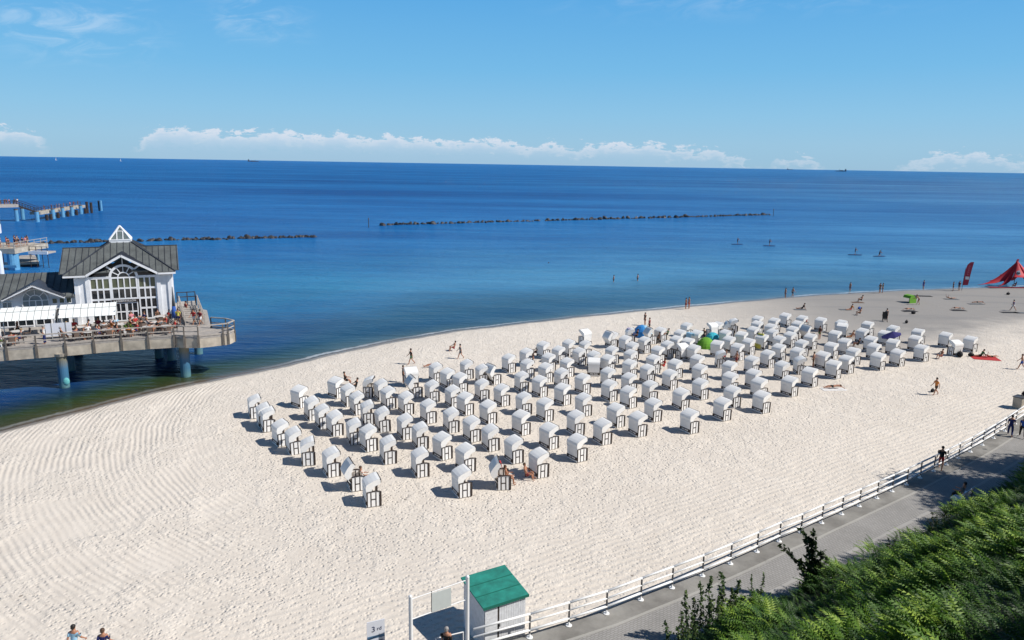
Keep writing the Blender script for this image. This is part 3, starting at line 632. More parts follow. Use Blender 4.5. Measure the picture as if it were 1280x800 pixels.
def text_obj(name, s, size, material, parent, M4, depth=0.004):
    c = bpy.data.curves.new(name, 'FONT'); c.body = s; c.size = size; c.extrude = depth; c.align_x = 'CENTER'; c.align_y = 'CENTER'
    tmp = bpy.data.objects.new('tmp', c); COL.objects.link(tmp); bpy.context.view_layer.update()
    me = bpy.data.meshes.new_from_object(tmp.evaluated_get(bpy.context.evaluated_depsgraph_get())); bpy.data.objects.remove(tmp)
    me.materials.clear(); me.materials.append(material); me.transform(M4); o = part(name, me, parent); return o
def face_matrix(c, right, up):
    r = Vector(right).normalized(); u = Vector(up).normalized(); n = r.cross(u)
    return Matrix(((r.x, u.x, n.x, c[0]), (r.y, u.y, n.y, c[1]), (r.z, u.z, n.z, c[2]), (0, 0, 0, 1)))
sg0 = at(470, 800, 1.3); sgr = at(482, 797, 1.3) - sg0; sgr.z = 0; sgr.normalize(); rzs = math.atan2(sgr.y, sgr.x)
sign = empty('beach_sign', (sg0.x, sg0.y, 0), rzs, 'white upright notice board with numeral and blue band at bottom edge', 'sign')
MB().box(-.36, .36, -.015, .015, .62, 2.16).build('board', M['signwhite'], sign)
MB().box(-.35, .35, -.020, -.016, 1.40, 1.52).build('band', M['signblue'], sign)
MB().box(-.30, -.20, -.020, -.016, 1.22, 1.32).box(-.14, .28, -.020, -.016, 1.25, 1.29).box(-.14, .2, -.020, -.016, 1.16, 1.20).build('small_print', M['ink'], sign)
text_obj('numeral', '3', .34, M['ink'], sign, face_matrix((-.10, -.020, 1.80), (1, 0, 0), (0, 0, 1)))
text_obj('lettering', 'rd', .22, M['ink'], sign, face_matrix((.14, -.020, 1.80), (1, 0, 0), (0, 0, 1)))
for x in (-.30, .30): MB().tube((x, .03, 0), (x, .03, 2.1), .03, .03, 8).build('post', M['rail'], sign)
# small handrail beside the steps
hr = empty('handrail', (0, 0, 0), 0, 'short grey handrail between the two white frame posts', 'handrail')
ha = at(545, 798, .9); hb_ = at(579, 790, .9); MB().tube(ha, hb_, .025, .025, 8).build('top_bar', M['rail'], hr)
for q in (ha, hb_): MB().tube((q.x, q.y, 0), (q.x, q.y, .9), .025, .025, 8).build('post', M['rail'], hr)

# ------------------------------------------------------------------ hooded beach chairs
W = 1.16
def hood_profile():
    return [(-.47, .98), (-.50, 1.25), (-.46, 1.42), (-.30, 1.52), (-.05, 1.63), (.20, 1.71), (.36, 1.72)]
def chair_meshes():
    D = {}
    # side panel: arched top, drawn once, used left and right
    prof = [(-.42, .06), (.40, .06), (.40, .90), (.22, .965), (0, .985), (-.22, .97), (-.42, .95)]
    D['side'] = MB().prism(prof, -.02, .02).mesh('side_panel', M['whitewood'])
    tr = MB()
    for x0, x1, z0, z1 in ((-.235, -.165, .06, .93), (.06, .13, .06, .93), (-.165, .06, .47, .54), (-.425, -.385, .06, .95)):
        tr.box(x0, x1, -.026, .026, z0, z1)
    top = [(-.44, .95), (-.22, .965), (0, .982), (.22, .962), (.43, .895), (.43, .945), (.22, 1.01), (0, 1.03), (-.22, 1.015), (-.44, 1.0)]
    tr.prism(top, -.045, .045); tr.box(.29, .43, -.035, .035, .05, .90)
    D['trim'] = tr.mesh('side_trim', M['trim'])
    D['back'] = MB().prism([(-.47, .36), (-.43, .36), (-.45, 1.0), (-.49, 1.0)], -W / 2 + .03, W / 2 - .03).mesh('back_panel', M['wicker'])
    D['base'] = MB().box(-.475, -.44, -W / 2 + .01, W / 2 - .01, .05, .16).box(-.44, .38, -W / 2 + .05, W / 2 - .05, .04, .12).mesh('base_board', M['whitewood'])
    g = MB().box(-.482, -.44, -W / 2 + .01, W / 2 - .01, .165, .40)  # lettered band, its dark colour also standing in for shade low on the back
    D['gap'] = g.mesh('dark_band', M['trim'])
    mk = MB()
    for k, (a, b, z0, z1) in enumerate([(.33, .26, .15, .28), (.24, .15, .17, .27), (.12, .05, .15, .28), (-.02, -.14, .17, .28), (-.16, -.22, .15, .27), (-.25, -.36, .16, .28)]):
        mk.box(-.490, -.483, b, a, z0 + .07, z1 + .05)
    D['mark'] = mk.mesh('lettering', M['whitewood'])
    # hood shell and cheeks
    h = MB(); pr = hood_profile(); inn = [(x + .04, z - .04) for x, z in pr]; inn[-1] = (.34, 1.66)
    front = [(.40, 1.70), (.41, 1.58), (.385, 1.50), (.36, 1.52), (.36, 1.66)]
    h.prism(pr + front[:1] + [front[4]] + inn[::-1], -W / 2, W / 2)
    D['hood'] = h.mesh('hood', M['wicker'])
    ck = pr + [(.40, 1.70), (.41, 1.52), (.36, 1.42), (.20, 1.37), (.04, 1.29), (-.08, 1.17), (-.14, 1.06), (-.15, 1.0)]
    D['cheek'] = MB().prism(ck, -.017, .017).mesh('hood_side', M['wicker'])
    e = MB().box(.36, .43, -W / 2 - .02, W / 2 + .02, 1.675, 1.715).prism([(.395, 1.715), (.425, 1.70), (.435, 1.50), (.40, 1.50)], -W / 2 - .02, -W / 2 + .03).prism([(.395, 1.715), (.425, 1.70), (.435, 1.50), (.40, 1.50)], W / 2 - .03, W / 2 + .02)
    D['rim'] = e.mesh('hood_edge', M['trim'])
    D['seat'] = MB().box(-.34, .34, -W / 2 + .05, W / 2 - .05, .40, .52).mesh('seat', M['cushion'])
    D['rest'] = MB().prism([(-.34, .52), (-.24, .52), (-.34, 1.35), (-.42, 1.35)], -W / 2 + .05, W / 2 - .05).mesh('backrest', M['cushion'])
    D['front'] = MB().box(.34, .37, -W / 2 + .03, W / 2 - .03, .08, .38).mesh('footrest_drawer', M['trim'])
    return D
CD = chair_meshes()
def make_chair(tilt=0.0):
    root = empty('beach_chair')
    for y in (-W / 2, W / 2):
        a = part('side_panel', CD['side'], root); a.location = (0, y, 0); part('side_trim', CD['trim'], a)
    part('base_board', CD['base'], root); b = part('dark_band', CD['gap'], root); part('lettering', CD['mark'], b)
    part('seat', CD['seat'], root); part('footrest', CD['front'], root)
    top = part('hood', CD['hood'], root); [setattr(part('hood_side', CD['cheek'], top), 'location', (0, s_ * (W / 2 - .005), 0)) for s_ in (-1, 1)]; part('hood_rim', CD['rim'], top)
    bk = part('back_panel', CD['back'], root); rs = part('backrest', CD['rest'], root)
    if tilt:
        piv = Vector((-.30, 0, .62)); T = Matrix.Translation(piv) @ Matrix.Rotation(-tilt, 4, 'Y') @ Matrix.Translation(-piv)
        for o in (top, bk, rs): o.matrix_local = T
    return root
proto = make_chair(); proto_t = make_chair(R(33))
used = {'u': False, 't': False}
# (x, y) of the far rear shoulder of the hood in the photograph; heading degrees
TH = 31
UP = [(309.4,497.5,26),(320,508,28),(324.4,513,28),(339.4,530),(357,538.7),(375.6,550.6,18),(363,487,52),(409.4,476,50),(379.4,500),(393,510),(407.5,518),(425.6,484.4),(436.9,493.8),(450.6,504.4),(432.5,527.5,24),(449.4,536),(402.5,564.4),(453,597.5,22),(456,473,2),(467.5,478),(475.6,487.5),(497.5,493.8),(536,456.9),(550,464.4),(565.6,470),(575.6,453),(594.4,458.8,22),(531,479.4),(556,486),(571,495),(593.5,477.5),(468.8,513,26),(496,521.9),(525,503.8),(553.8,513.8,26),(578.8,525),(515,532.5,24),(474.4,549.4,24),(513.8,564.4,24),(541,546),(569.4,560,34),(565,587.5),(599.4,505),(617.5,484.4),(643,468),(665,473.8,36),(645,494.4),(670.6,501.9),(640,518),(602.5,535,26),(631,549.4,28),(674.4,533.8),(708.8,517.5),(693,483.8),(719.4,495.6),(709.4,548,33),(661,565.6),(627.5,446,34),(649.4,438.8),(671,430),(690,436,34),(703,427.5),(650.6,452.5),(676.9,445),(673,457.5),(700,451),(693,463.8),(716,438),(723.8,428.8),(718.8,471),
 (734,442),(757.5,417.5),(756.9,436),(751,446.9),(773.8,422.5),(782.5,430.6),(780,440.6),(778,453),(751,463),(751.9,478.8),(776.9,470),(800,459),(807.5,446.9),(797.5,424),(814,436),(826,429),(782,412,4),(818,412),(842.5,415),(851,406),(837.5,423),(852,425.6),(858.8,434),(863,415.6),(862.5,446.9),(865.6,458.8),(835,452.5),(828,465.6),(802.5,479.4),(775.6,486.9),(758.8,508.8,34),(741.9,528),(786,519,28),(805.6,501.9),(840.6,488.8),(865.6,476.9),(851,515.6),
 (890,405),(898.8,415),(911,400,-2),(903,423),(888.8,429,45),(894.4,440,-5),(913.8,432.5),(919,417.5),(933.8,411),(938.8,403.8),(940,397.5),(927.5,426),(944.4,420.6),(960.6,400),(956,407.5),(957.5,414),(974.4,393.8),(966,422.5),(965,433),(951,440.6),(930.6,448),(903,455),(902.5,468.8),(931.9,465),(938.8,475.6),(968,454.4,22),(976.9,473.8),(1002.5,463,36),(992.5,447.5,0),(988,437.5),(993.8,427.5),(979.4,417.5),(983,410.6),(989.4,403.8),(995.6,396.9),(1005,420),(1018.8,399.4),(1044,402.5),(1045.6,407,56),(1076.9,404.4),(1070,413),(1108.8,409.4),(1097.5,416),(1080,423),(1083.8,431.9),(1035.6,416),(1048,426),(1030.6,431),(1057.5,437.5),(1019.4,442.5),(1048.8,447.5),(1032.5,453.8),(1088,443.8),(1112.5,439.4),(1108,426.9),(1135.6,422.2),(1140,413.8),(1143,433.8),(1173.8,418),(1204.4,423),
 (905,486),(891.9,501),(941,492.5)]
# those with the hood folded back, and those turned round: position is the middle of the base
TILT = [(445.5,609.5,25),(520,495,25),(617,479,38),(629,608,8),(764,434,28),(814,429,18),(1009,425,30),(912,421,-5)]
TURN = [(514,482,112,'a'),(731,430,125,'w'),(742,469,84,'b'),(852.5,449,118,'w'),(890,421,115,'w'),(1192.5,444,105,'w')]
items = []
for c in UP:
    th = R(c[2] if len(c) > 2 else TH + rnd.gauss(0, 3.6)); p0 = at(c[0], c[1], 1.42)
    f_ = Vector((math.cos(th), math.sin(th), 0)); l_ = Vector((-f_.y, f_.x, 0)); q = p0 + f_ * .46 - l_ * W / 2; q.z = 0
    items.append([q, th, 'u', ''])
for c in TILT: q = at(c[0], c[1], 0); items.append([q, R(c[2]), 't', 'hood folded back'])
for c in TURN: q = at(c[0], c[1], 0); items.append([q, R(c[2]), 'u', 'turned round'])
# rows parallel with the waterline
sdir = (shore[-1] - shore[0]).normalized(); sin_ = Vector((sdir.y, -sdir.x)); ref = shore[60]
rows = {}
for it in items:
    d_ = (it[0].to_2d() - ref).dot(sin_); it.append(d_); rows.setdefault(int((d_ - 2) // 4.2), []).append(it)
for ri, k in enumerate(sorted(rows)):
    r_ = sorted(rows[k], key=lambda i: i[0].to_2d().dot(sdir))
    for ci_, it in enumerate(r_):
        kind = it[2]
        src = proto_t if kind == 't' else proto
        if not used[kind]: o = src; used[kind] = True
        else: o = tree_copy(src)
        o.location = (it[0].x, it[0].y, -0.02); o.rotation_euler = (R(rnd.gauss(0, .8)), R(rnd.gauss(0, .8)), it[1])
        look = {'': 'white hooded beach chair', 'hood folded back': 'white beach chair, hood folded back', 'turned round': 'white beach chair turned to face left'}[it[3]]
        tag(o, '%s, %s from left in %s row from the water' % (look, ORD[ci_], ORD[ri]), 'beach chair', 'white hooded beach chairs on the sand')
print('chairs', len(items), 'rows', len(rows))

# ------------------------------------------------------------------ people
def skin_mesh(name, verts, edges, radii, root, material, extra=None, sub=1):
    me = bpy.data.meshes.new(name); me.from_pydata(verts, edges, []); o = bpy.data.objects.new(name, me); COL.objects.link(o)
    md = o.modifiers.new('skin', 'SKIN'); md.use_smooth_shade = True
    for i, r_ in enumerate(radii):
        s_ = me.skin_vertices[0].data[i]; s_.radius = r_ if isinstance(r_, tuple) else (r_, r_); s_.use_root = (i == root)
    sb = o.modifiers.new('sub', 'SUBSURF'); sb.levels = sub; sb.render_levels = sub
    bpy.context.view_layer.update(); dg = bpy.context.evaluated_depsgraph_get()
    m2 = bpy.data.meshes.new_from_object(o.evaluated_get(dg)); m2.name = name
    bpy.data.objects.remove(o); bpy.data.meshes.remove(me)
    if extra:
        bm = bmesh.new(); bm.from_mesh(m2); e = extra.mesh('x', None); bm.from_mesh(e); bm.to_mesh(m2); bm.free(); bpy.data.meshes.remove(e)
    m2.polygons.foreach_set('use_smooth', [True] * len(m2.polygons)); m2.materials.clear(); m2.materials.append(material); return m2
POSES = {
    # lean, head pitch, (thigh, knee) x2, (arm swing, elbow, spread) x2
    'stand': dict(lean=2, th=((2, 3), (-2, 3)), arm=((6, 14, 10), (-4, 14, 10))),
    'walk': dict(lean=4, th=((24, 8), (-18, 22)), arm=((-24, 18, 8), (24, 24, 8))),
    'hips': dict(lean=0, th=((4, 2), (-4, 4)), arm=((-20, 75, 30), (-20, 75, 30))),
    'sit': dict(lean=-14, th=((118, 108), (112, 100)), arm=((50, 20, 14), (50, 20, 14))),
    'sitflat': dict(lean=-24, th=((88, 10), (86, 6)), arm=((-22, 6, 16), (-26, 6, 16))),
    'chair': dict(lean=-8, th=((86, 84), (84, 80)), arm=((28, 60, 10), (34, 54, 10)), seat=0.46),
    'bend': dict(lean=38, th=((30, 20), (-6, 14)), arm=((50, 20, 8), (40, 20, 8))),
    'lie': dict(lean=-84, th=((88, 4), (94, 34)), arm=((-80, 20, 20), (-84, 14, 24))),
    'prone': dict(lean=76, th=((-92, 2), (-92, 4)), arm=((120, 60, 20), (120, 60, 20))),
    'kneel': dict(lean=12, th=((20, 112), (24, 112)), arm=((40, 30, 10), (40, 30, 10))),
    'paddle': dict(lean=8, th=((14, 18), (2, 16)), arm=((60, 20, 4), (20, 50, 4))),
}
PC = {}
def dirv(a, sp=0, sg=1):
    a = R(a); v = Vector((math.sin(a), 0, -math.cos(a))); v.y = sg * math.sin(R(sp)); return v.normalized()
def pose_meshes(pn):
    if pn in PC: return PC[pn]
    P_ = POSES[pn]; ld = Vector((math.sin(R(P_['lean'])), 0, math.cos(R(P_['lean'])))); pel = Vector((0, 0, 0))
    J = {'pel': pel, 'belly': pel + ld * .14, 'chest': pel + ld * .34, 'collar': pel + ld * .47, 'neck': pel + ld * .55}
    hp = Vector((math.sin(R(P_['lean'] * .35)), 0, math.cos(R(P_['lean'] * .35)))) if pn not in ('lie', 'prone') else ld
    J['jaw'] = J['neck'] + hp * .05 + Vector((.012, 0, 0)); J['head'] = J['neck'] + hp * .14; J['crown'] = J['neck'] + hp * .215
    fwd = hp.cross(Vector((0, 1, 0))) * -1 if False else Vector((hp.z, 0, -hp.x))
    hands = MB()
    for k, sg in enumerate((1, -1)):
        a, b = P_['th'][k]; hip = pel + Vector((0, sg * .095, -.02)); kn = hip + dirv(a, 4, sg) * .43; an = kn + dirv(a - b, 0, sg) * .42
        fd = dirv(a - b + 90) if pn not in ('prone',) else dirv(a - b + 20); toe = an + fd * .17; J['hip%d' % k] = hip; J['kn%d' % k] = kn; J['calf%d' % k] = kn.lerp(an, .3) ; J['an%d' % k] = an; J['toe%d' % k] = toe
        s_, e_, sp = P_['arm'][k]; sh_ = J['collar'] + Vector((0, sg * .175, 0)) - ld * .03; el_ = sh_ + dirv(s_, sp, sg) * .28; wr = el_ + dirv(s_ + e_, sp * .3, sg) * .25
        J['sh%d' % k] = sh_; J['el%d' % k] = el_; J['wr%d' % k] = wr; hd = dirv(s_ + e_, 0, sg); palm = wr + hd * .075; J['palm%d' % k] = palm
        side = Vector((0, 1, 0)).cross(hd).normalized()
        for q, ln in zip((-1.5, -.5, .5, 1.5), (.060, .072, .068, .052)):
            r_ = palm + side * (q * .017); m_ = r_ + hd * ln * .6; hands.tube(r_, m_, .009, .008, 5).tube(m_, m_ + (hd + Vector((0, -sg * .6, 0))).normalized() * ln * .5, .008, .006, 5)
        th0 = wr + hd * .025 + side * .02; hands.tube(th0, th0 + (hd * .5 + side * .6).normalized() * .055, .010, .008, 5)
    # face: nose, eyes, ears
    hc_ = J['head'] - hp * .01
    hands.tube(hc_ + fwd * .085 - hp * .005, hc_ + fwd * .112 - hp * .03, .010, .014, 6)
    for sg in (1, -1): hands.ball(hc_ + Vector((0, sg * .082, 0)), .018, .012, .030, 6, 4)
    names = list(J); idx = {n_: i for i, n_ in enumerate(names)}
    rad = dict(pel=(.145, .105), belly=(.125, .09), chest=(.15, .10), collar=(.10, .08), neck=(.055, .055), jaw=(.062, .070), head=(.078, .092), crown=(.055, .062))
    for k in (0, 1): rad.update({'hip%d' % k: .088, 'kn%d' % k: .056, 'calf%d' % k: .058, 'an%d' % k: .037, 'toe%d' % k: (.042, .028), 'sh%d' % k: .058, 'el%d' % k: .040, 'wr%d' % k: .028, 'palm%d' % k: (.040, .018)})
    E_ = [('pel', 'belly'), ('belly', 'chest'), ('chest', 'collar'), ('collar', 'neck'), ('neck', 'jaw'), ('jaw', 'head'), ('head', 'crown')]
    for k in (0, 1): E_ += [('pel', 'hip%d' % k), ('hip%d' % k, 'kn%d' % k), ('kn%d' % k, 'calf%d' % k), ('calf%d' % k, 'an%d' % k), ('an%d' % k, 'toe%d' % k), ('collar', 'sh%d' % k), ('sh%d' % k, 'el%d' % k), ('el%d' % k, 'wr%d' % k), ('wr%d' % k, 'palm%d' % k)]
    D = {}
    D['body'] = skin_mesh('person_body', [J[n_] for n_ in names], [(idx[a], idx[b]) for a, b in E_], [rad[n_] for n_ in names], 0, M['skin'], hands)
    def sub(nl_, el_, radm, nm):
        i2 = {n_: i for i, n_ in enumerate(nl_)}; pts = [J[n_] for n_ in nl_]
        return skin_mesh(nm, pts, [(i2[a], i2[b]) for a, b in el_], [radm[n_] for n_ in nl_], 0, F['black'])
    for k in (0, 1): J['mid%d' % k] = J['hip%d' % k].lerp(J['kn%d' % k], .62); J['slv%d' % k] = J['sh%d' % k].lerp(J['el%d' % k], .75); J['shin%d' % k] = J['kn%d' % k].lerp(J['an%d' % k], .9)
    ex = .022; rs = {k: (v[0] + ex, v[1] + ex) if isinstance(v, tuple) else v + ex for k, v in rad.items()}; rs.update(mid0=.085, mid1=.085, slv0=.066, slv1=.066, shin0=.062, shin1=.062, collar=(.115, .095))
    D['shirt'] = sub(['belly', 'pel', 'chest', 'collar', 'sh0', 'sh1', 'slv0', 'slv1'], [('pel', 'belly'), ('belly', 'chest'), ('chest', 'collar'), ('collar', 'sh0'), ('collar', 'sh1'), ('sh0', 'slv0'), ('sh1', 'slv1')], rs, 'shirt')
    D['shorts'] = sub(['pel', 'belly', 'hip0', 'hip1', 'mid0', 'mid1'], [('belly', 'pel'), ('pel', 'hip0'), ('pel', 'hip1'), ('hip0', 'mid0'), ('hip1', 'mid1')], {**rs, 'belly': (.135, .10)}, 'shorts')
    D['trousers'] = sub(['pel', 'belly', 'hip0', 'hip1', 'kn0', 'kn1', 'shin0', 'shin1'], [('belly', 'pel'), ('pel', 'hip0'), ('pel', 'hip1'), ('hip0', 'kn0'), ('hip1', 'kn1'), ('kn0', 'shin0'), ('kn1', 'shin1')], {**rs, 'belly': (.135, .10), 'kn0': .078, 'kn1': .078}, 'trousers')
    hm = MB(); c_ = J['head'] + hp * .025 - fwd * .018; hm.ball(c_, .098, .094, .094, 12, 8); hm.ball(c_ - fwd * .03 - hp * .05, .075, .080, .07, 10, 6)
    D['hair'] = hm.mesh('hair', HAIR['dark hair'], True)
    zmin = min([J['an0'].z - .07, J['an1'].z - .07, J['toe0'].z - .03, J['pel'].z - .12, J['kn0'].z - .06] + ([J['collar'].z - .1] if pn in ('lie', 'prone') else []))
    if pn == 'chair': zmin = J['pel'].z - .10 - .46
    D['z'] = -zmin; PC[pn] = D; return D
def person(pose, loc, heading, top, bottom, hair, label, long=False, scale=1.0, group=None, tint=1.0):
    D = pose_meshes(pose); root = empty('person', (loc[0], loc[1], loc[2]), R(heading), label, 'person', group); root.scale = (scale,) * 3
    def put(nm, key, m):
        o = part(nm, D[key], root); o.location.z = D['z']
        if m: o.material_slots[0].link = 'OBJECT'; o.material_slots[0].material = m
        return o
    put('body', 'body', None)
    if top: put('shirt', 'shirt', F[top])
    if bottom: put('trousers' if long else 'shorts', 'trousers' if long else 'shorts', F[bottom])
    if hair: put('hair', 'hair', HAIR[hair])
    return root
def P(px, py, pose, heading, top, bottom, hair, label, z=0.0, **k):
    q = at(px, py, z); return person(pose, q, heading, top, bottom, hair, label, **k)
# promenade and bottom edge
q = at(90, 779, 1.76); person('walk', (q.x, q.y, 0), 80, 'pale_blue', 'navy', 'dark hair', 'person in blue checked shirt walking on the sand, bottom left corner', long=True)
q = at(127, 784, 1.66); person('walk', (q.x, q.y, 0), 88, 'navy', 'grey', 'brown hair', 'person in plain navy T-shirt beside the one in checked shirt', scale=.95)
q = at(558, 784, 1.72); person('stand', (q.x, q.y, 0), 70, 'black', 'black', 'grey hair', 'person in black top standing between the two white frame posts')
P(1175, 587, 'walk', 230, 'black', 'red', 'dark hair', 'person in black T-shirt and red shorts walking on the promenade', z=PZ)
P(1262, 545, 'walk', 55, 'navy', 'navy', 'dark hair', 'slim person in dark navy clothes walking beside the railing', z=PZ, long=True)
P(1277, 547, 'walk', 60, 'blue', 'black', 'dark hair', 'person in bright blue jacket and black trousers at the right edge', z=PZ, long=True)
q = at(1278, 509, 0); person('stand', q, 100, 'black', 'black', 'dark hair', 'person in black standing on the sand by the grey bin at right edge', long=True)
gb = at(1273, 510, 0); bin_ = empty('litter_bin', gb, R(35), 'grey box-shaped litter bin on the sand behind the railing', 'bin')
MB().prism([(-.4, 0), (.4, 0), (.48, 1.0), (-.48, 1.0)], -.35, .35).build('body', M['concrete'], bin_); MB().box(-.52, .52, -.4, .4, 1.0, 1.07).build('lid', M['darkmetal'], bin_)
# bench
bp = at(1206, 622, .8); bench = empty('bench', (bp.x, bp.y, PZ), math.atan2(dl.y, dl.x) + R(6), 'white slatted bench with its back to the fern bank in tree shade', 'bench')
sb_ = MB();
for k in range(4): sb_.box(-.95, .95, .06 + k * .12, .15 + k * .12, .43, .46)
sb_.build('seat', M['rail'], bench); bk = MB()
for k in range(3): bk.box(-.95, .95, -.10 - k * .03, -.07 - k * .03, .55 + k * .13, .65 + k * .13)
bk.build('backrest', M['rail'], bench)
for x in (-.8, .8): MB().box(x - .03, x + .03, -.12, .5, .36, .42).box(x - .03, x + .03, .42, .48, 0, .38).box(x - .03, x + .03, -.14, -.08, 0, .92).build('leg', M['darkmetal'], bench)
cq = bench.matrix_basis @ Vector((.1, .22, 0)); person('chair', (cq.x, cq.y, PZ), math.degrees(bench.rotation_euler.z) + 90, 'grey', 'black', 'dark hair', 'person in grey top sitting on the white bench in tree shade', long=True)
# on the sand, far to near
PEOPLE = [
 (514, 455.5, 'walk', 200, 'black', 'green', 'dark hair', 'person in black top and green shorts walking behind the turned chair'),
 (575.5, 448.5, 'walk', 190, 'grey', 'grey', 'dark hair', 'person in grey clothes striding over open sand near the water'),
 (567.5, 438.5, 'sit', 200, None, 'maroon', 'dark hair', 'person in dark red swimwear sitting behind the striding grey figure'),
 (806, 407, 'stand', 200, 'black', 'black', 'dark hair', 'tall person dressed all in black behind the blue igloo tent'),
 (811.5, 414, 'stand', 150, 'maroon', 'black', 'brown hair', 'person in dark red top standing right of the blue igloo tent'),
 (857, 386.5, 'stand', 20, None, 'maroon', 'dark hair', 'left one of two bathers standing at the waterline above the chairs'),
 (861, 386, 'stand', 200, None, 'red', 'brown hair', 'right one of two bathers standing at the waterline above the chairs'),
 (1099.5, 366.5, 'hips', 200, 'brown', 'grey', 'dark hair', 'person with hands on hips, left of a pair on the wet sand'),
 (1103, 366, 'stand', 170, 'green', 'brown', 'dark hair', 'person in green top, right of a pair on the wet sand'),
 (1191, 364, 'stand', 160, 'black', 'black', 'dark hair', 'person in black standing left of the red banner'),
 (1198.5, 363.3, 'stand', 200, 'navy', 'grey', 'dark hair', 'person in navy top just left of the red banner foot'),
 (1148, 381, 'bend', 170, None, 'maroon', 'brown hair', 'stooping bather beside the lime green beach shelter'),
 (1266, 388.5, 'walk', 120, 'navy', 'white', 'dark hair', 'person in navy top walking past towels at right edge'),
 (1076.5, 377.5, 'sit', 180, None, 'black', 'dark hair', 'dark bather sitting on open sand, farthest left of the far sunbathers'),
 (1063.5, 387.5, 'sitflat', 200, 'orange', 'red', 'dark hair', 'person in orange top sitting on the sand beside a blue bag'),
 (1074.5, 394, 'sit', 190, None, 'black', 'dark hair', 'dark bather sitting nearest the row of chair hoods on grey sand'),
 (1003, 386.5, 'sitflat', 170, 'black', 'black', 'dark hair', 'person in black sitting alone above the chairs on grey sand'),
 (1107.5, 401, 'stand', 100, 'grey', 'black', 'dark hair', 'person standing behind the dark upright deckchair'),
 (1137, 388, 'lie', 20, None, 'black', 'dark hair', 'sunbather lying with raised knee below the lime shelter'),
 (1188, 373.5, 'prone', 190, None, 'black', 'brown hair', 'sunbather lying face down left of the banner people'),
 (1222, 379.5, 'lie', 170, None, 'black', 'dark hair', 'sunbather lying below the red star tent'),
 (1198, 387, 'lie', 10, None, 'grey', 'dark hair', 'sunbather lying on dark towel midway between shelter and right edge'),
 (1176, 448.5, 'sit', 200, None, 'maroon', 'brown hair', 'tanned bather sitting right of the last front-row chair'),
 (1169, 494, 'walk', 190, 'orange', 'brown', 'dark hair', 'person in orange top walking alone on the sand carrying a dark bag'),
 (1276, 462, 'walk', 150, None, 'blue', 'brown hair', 'shirtless person in blue shorts walking at the right edge'),
 (1041, 486, 'lie', 185, None, 'black', 'dark hair', 'sunbather lying on the sand in front of the chairs'),
 (1016, 460, 'hips', 160, None, 'brown', 'dark hair', 'tanned bather standing between chairs above the front row'),
 (920, 458, 'hips', 200, None, 'maroon', 'brown hair', 'tanned bather in dark red shorts standing among the chairs'),
 (906, 449, 'sit', 180, None, 'red', 'brown hair', 'bather in red swimwear sitting left of the standing tanned bather'),
 (829.5, 461, 'sit', 190, 'red', 'red', 'brown hair', 'person in red sitting between chairs left of the white turned chair'),
 (665, 456, 'sit', 210, None, 'maroon', 'brown hair', 'bather in dark red sitting between the upper left chairs'),
 (671, 446, 'chair', 200, 'black', 'black', 'dark hair', 'person in black seated before an upper left chair'),
 (612, 474, 'chair', 190, 'pink', 'navy', 'dark hair', 'person in pink top seated beside the blue-shaded folded hood'),
 (504, 478, 'stand', 20, 'black', 'black', 'dark hair', 'person in black standing close left of the turned chair'),
 (879, 428, 'stand', 60, 'black', 'black', 'dark hair', 'person in black standing left of the lime green pop-up tent'),
 (1007, 411, 'stand', 160, 'red', 'red', 'blond hair', 'blond person in red standing beside a far chair hood'),
 (1024, 424, 'stand', 200, 'black', 'green', 'dark hair', 'person in black top standing by the dark blue folded hood'),
 (1064, 422, 'sitflat', 180, None, 'orange', 'brown hair', 'tanned bather in orange sitting between far chairs'),
 (1072, 434, 'sit', 170, 'black', 'black', 'dark hair', 'person in black sitting in shade of the chairs on the right'),
 (796, 425, 'chair', 190, 'black', 'black', 'dark hair', 'person in black seated in front of the lilac-draped chair'),
 (823, 429, 'chair', 180, 'brown', 'black', 'dark hair', 'person in brown seated right of the blue igloo tent'),
 (834, 421, 'sit', 180, 'green', 'black', 'dark hair', 'person in green top sitting right of the blue igloo tent'),
 (633, 606, 'chair', 5, None, 'black', 'brown hair', 'shirtless sunburnt person sitting in the open front-row chair'),
 (658, 599, 'sit', 340, None, 'maroon', 'brown hair', 'tanned bather sitting on the sand between the two front chairs'),
 (453, 606, 'chair', 20, 'white', 'grey', 'brown hair', 'person half hidden behind the folded hood, nearest left corner of the chairs'),
 (1238, 446.5, 'prone', 190, None, 'black', 'dark hair', 'sunbather lying on the right half of the red towel'),
 (1226, 446, 'sitflat', 170, 'green', 'black', 'dark hair', 'person in dark green sitting on the left end of the red towel'),
 (1268.5, 359.5, 'sit', 180, 'maroon', 'navy', 'dark hair', 'person sitting in the shade under the red star tent'),
 (432, 482, 'chair', 30, 'black', 'black', 'dark hair', 'person seated before the turned upper left chair, head just visible'),
 (445, 487, 'sit', 200, 'black', 'black', 'dark hair', 'person in black sitting in chair shade, upper left of the chairs'),
 (540, 459, 'lie', 200, None, 'maroon', 'dark hair', 'sunbather lying at the upper left edge of the chairs'),
]
for (px, py, po, hd, top, bot, hair, lab) in PEOPLE: P(px, py, po, hd, top, bot, hair, lab, scale=1.0 if rnd.random() < .6 else .96)
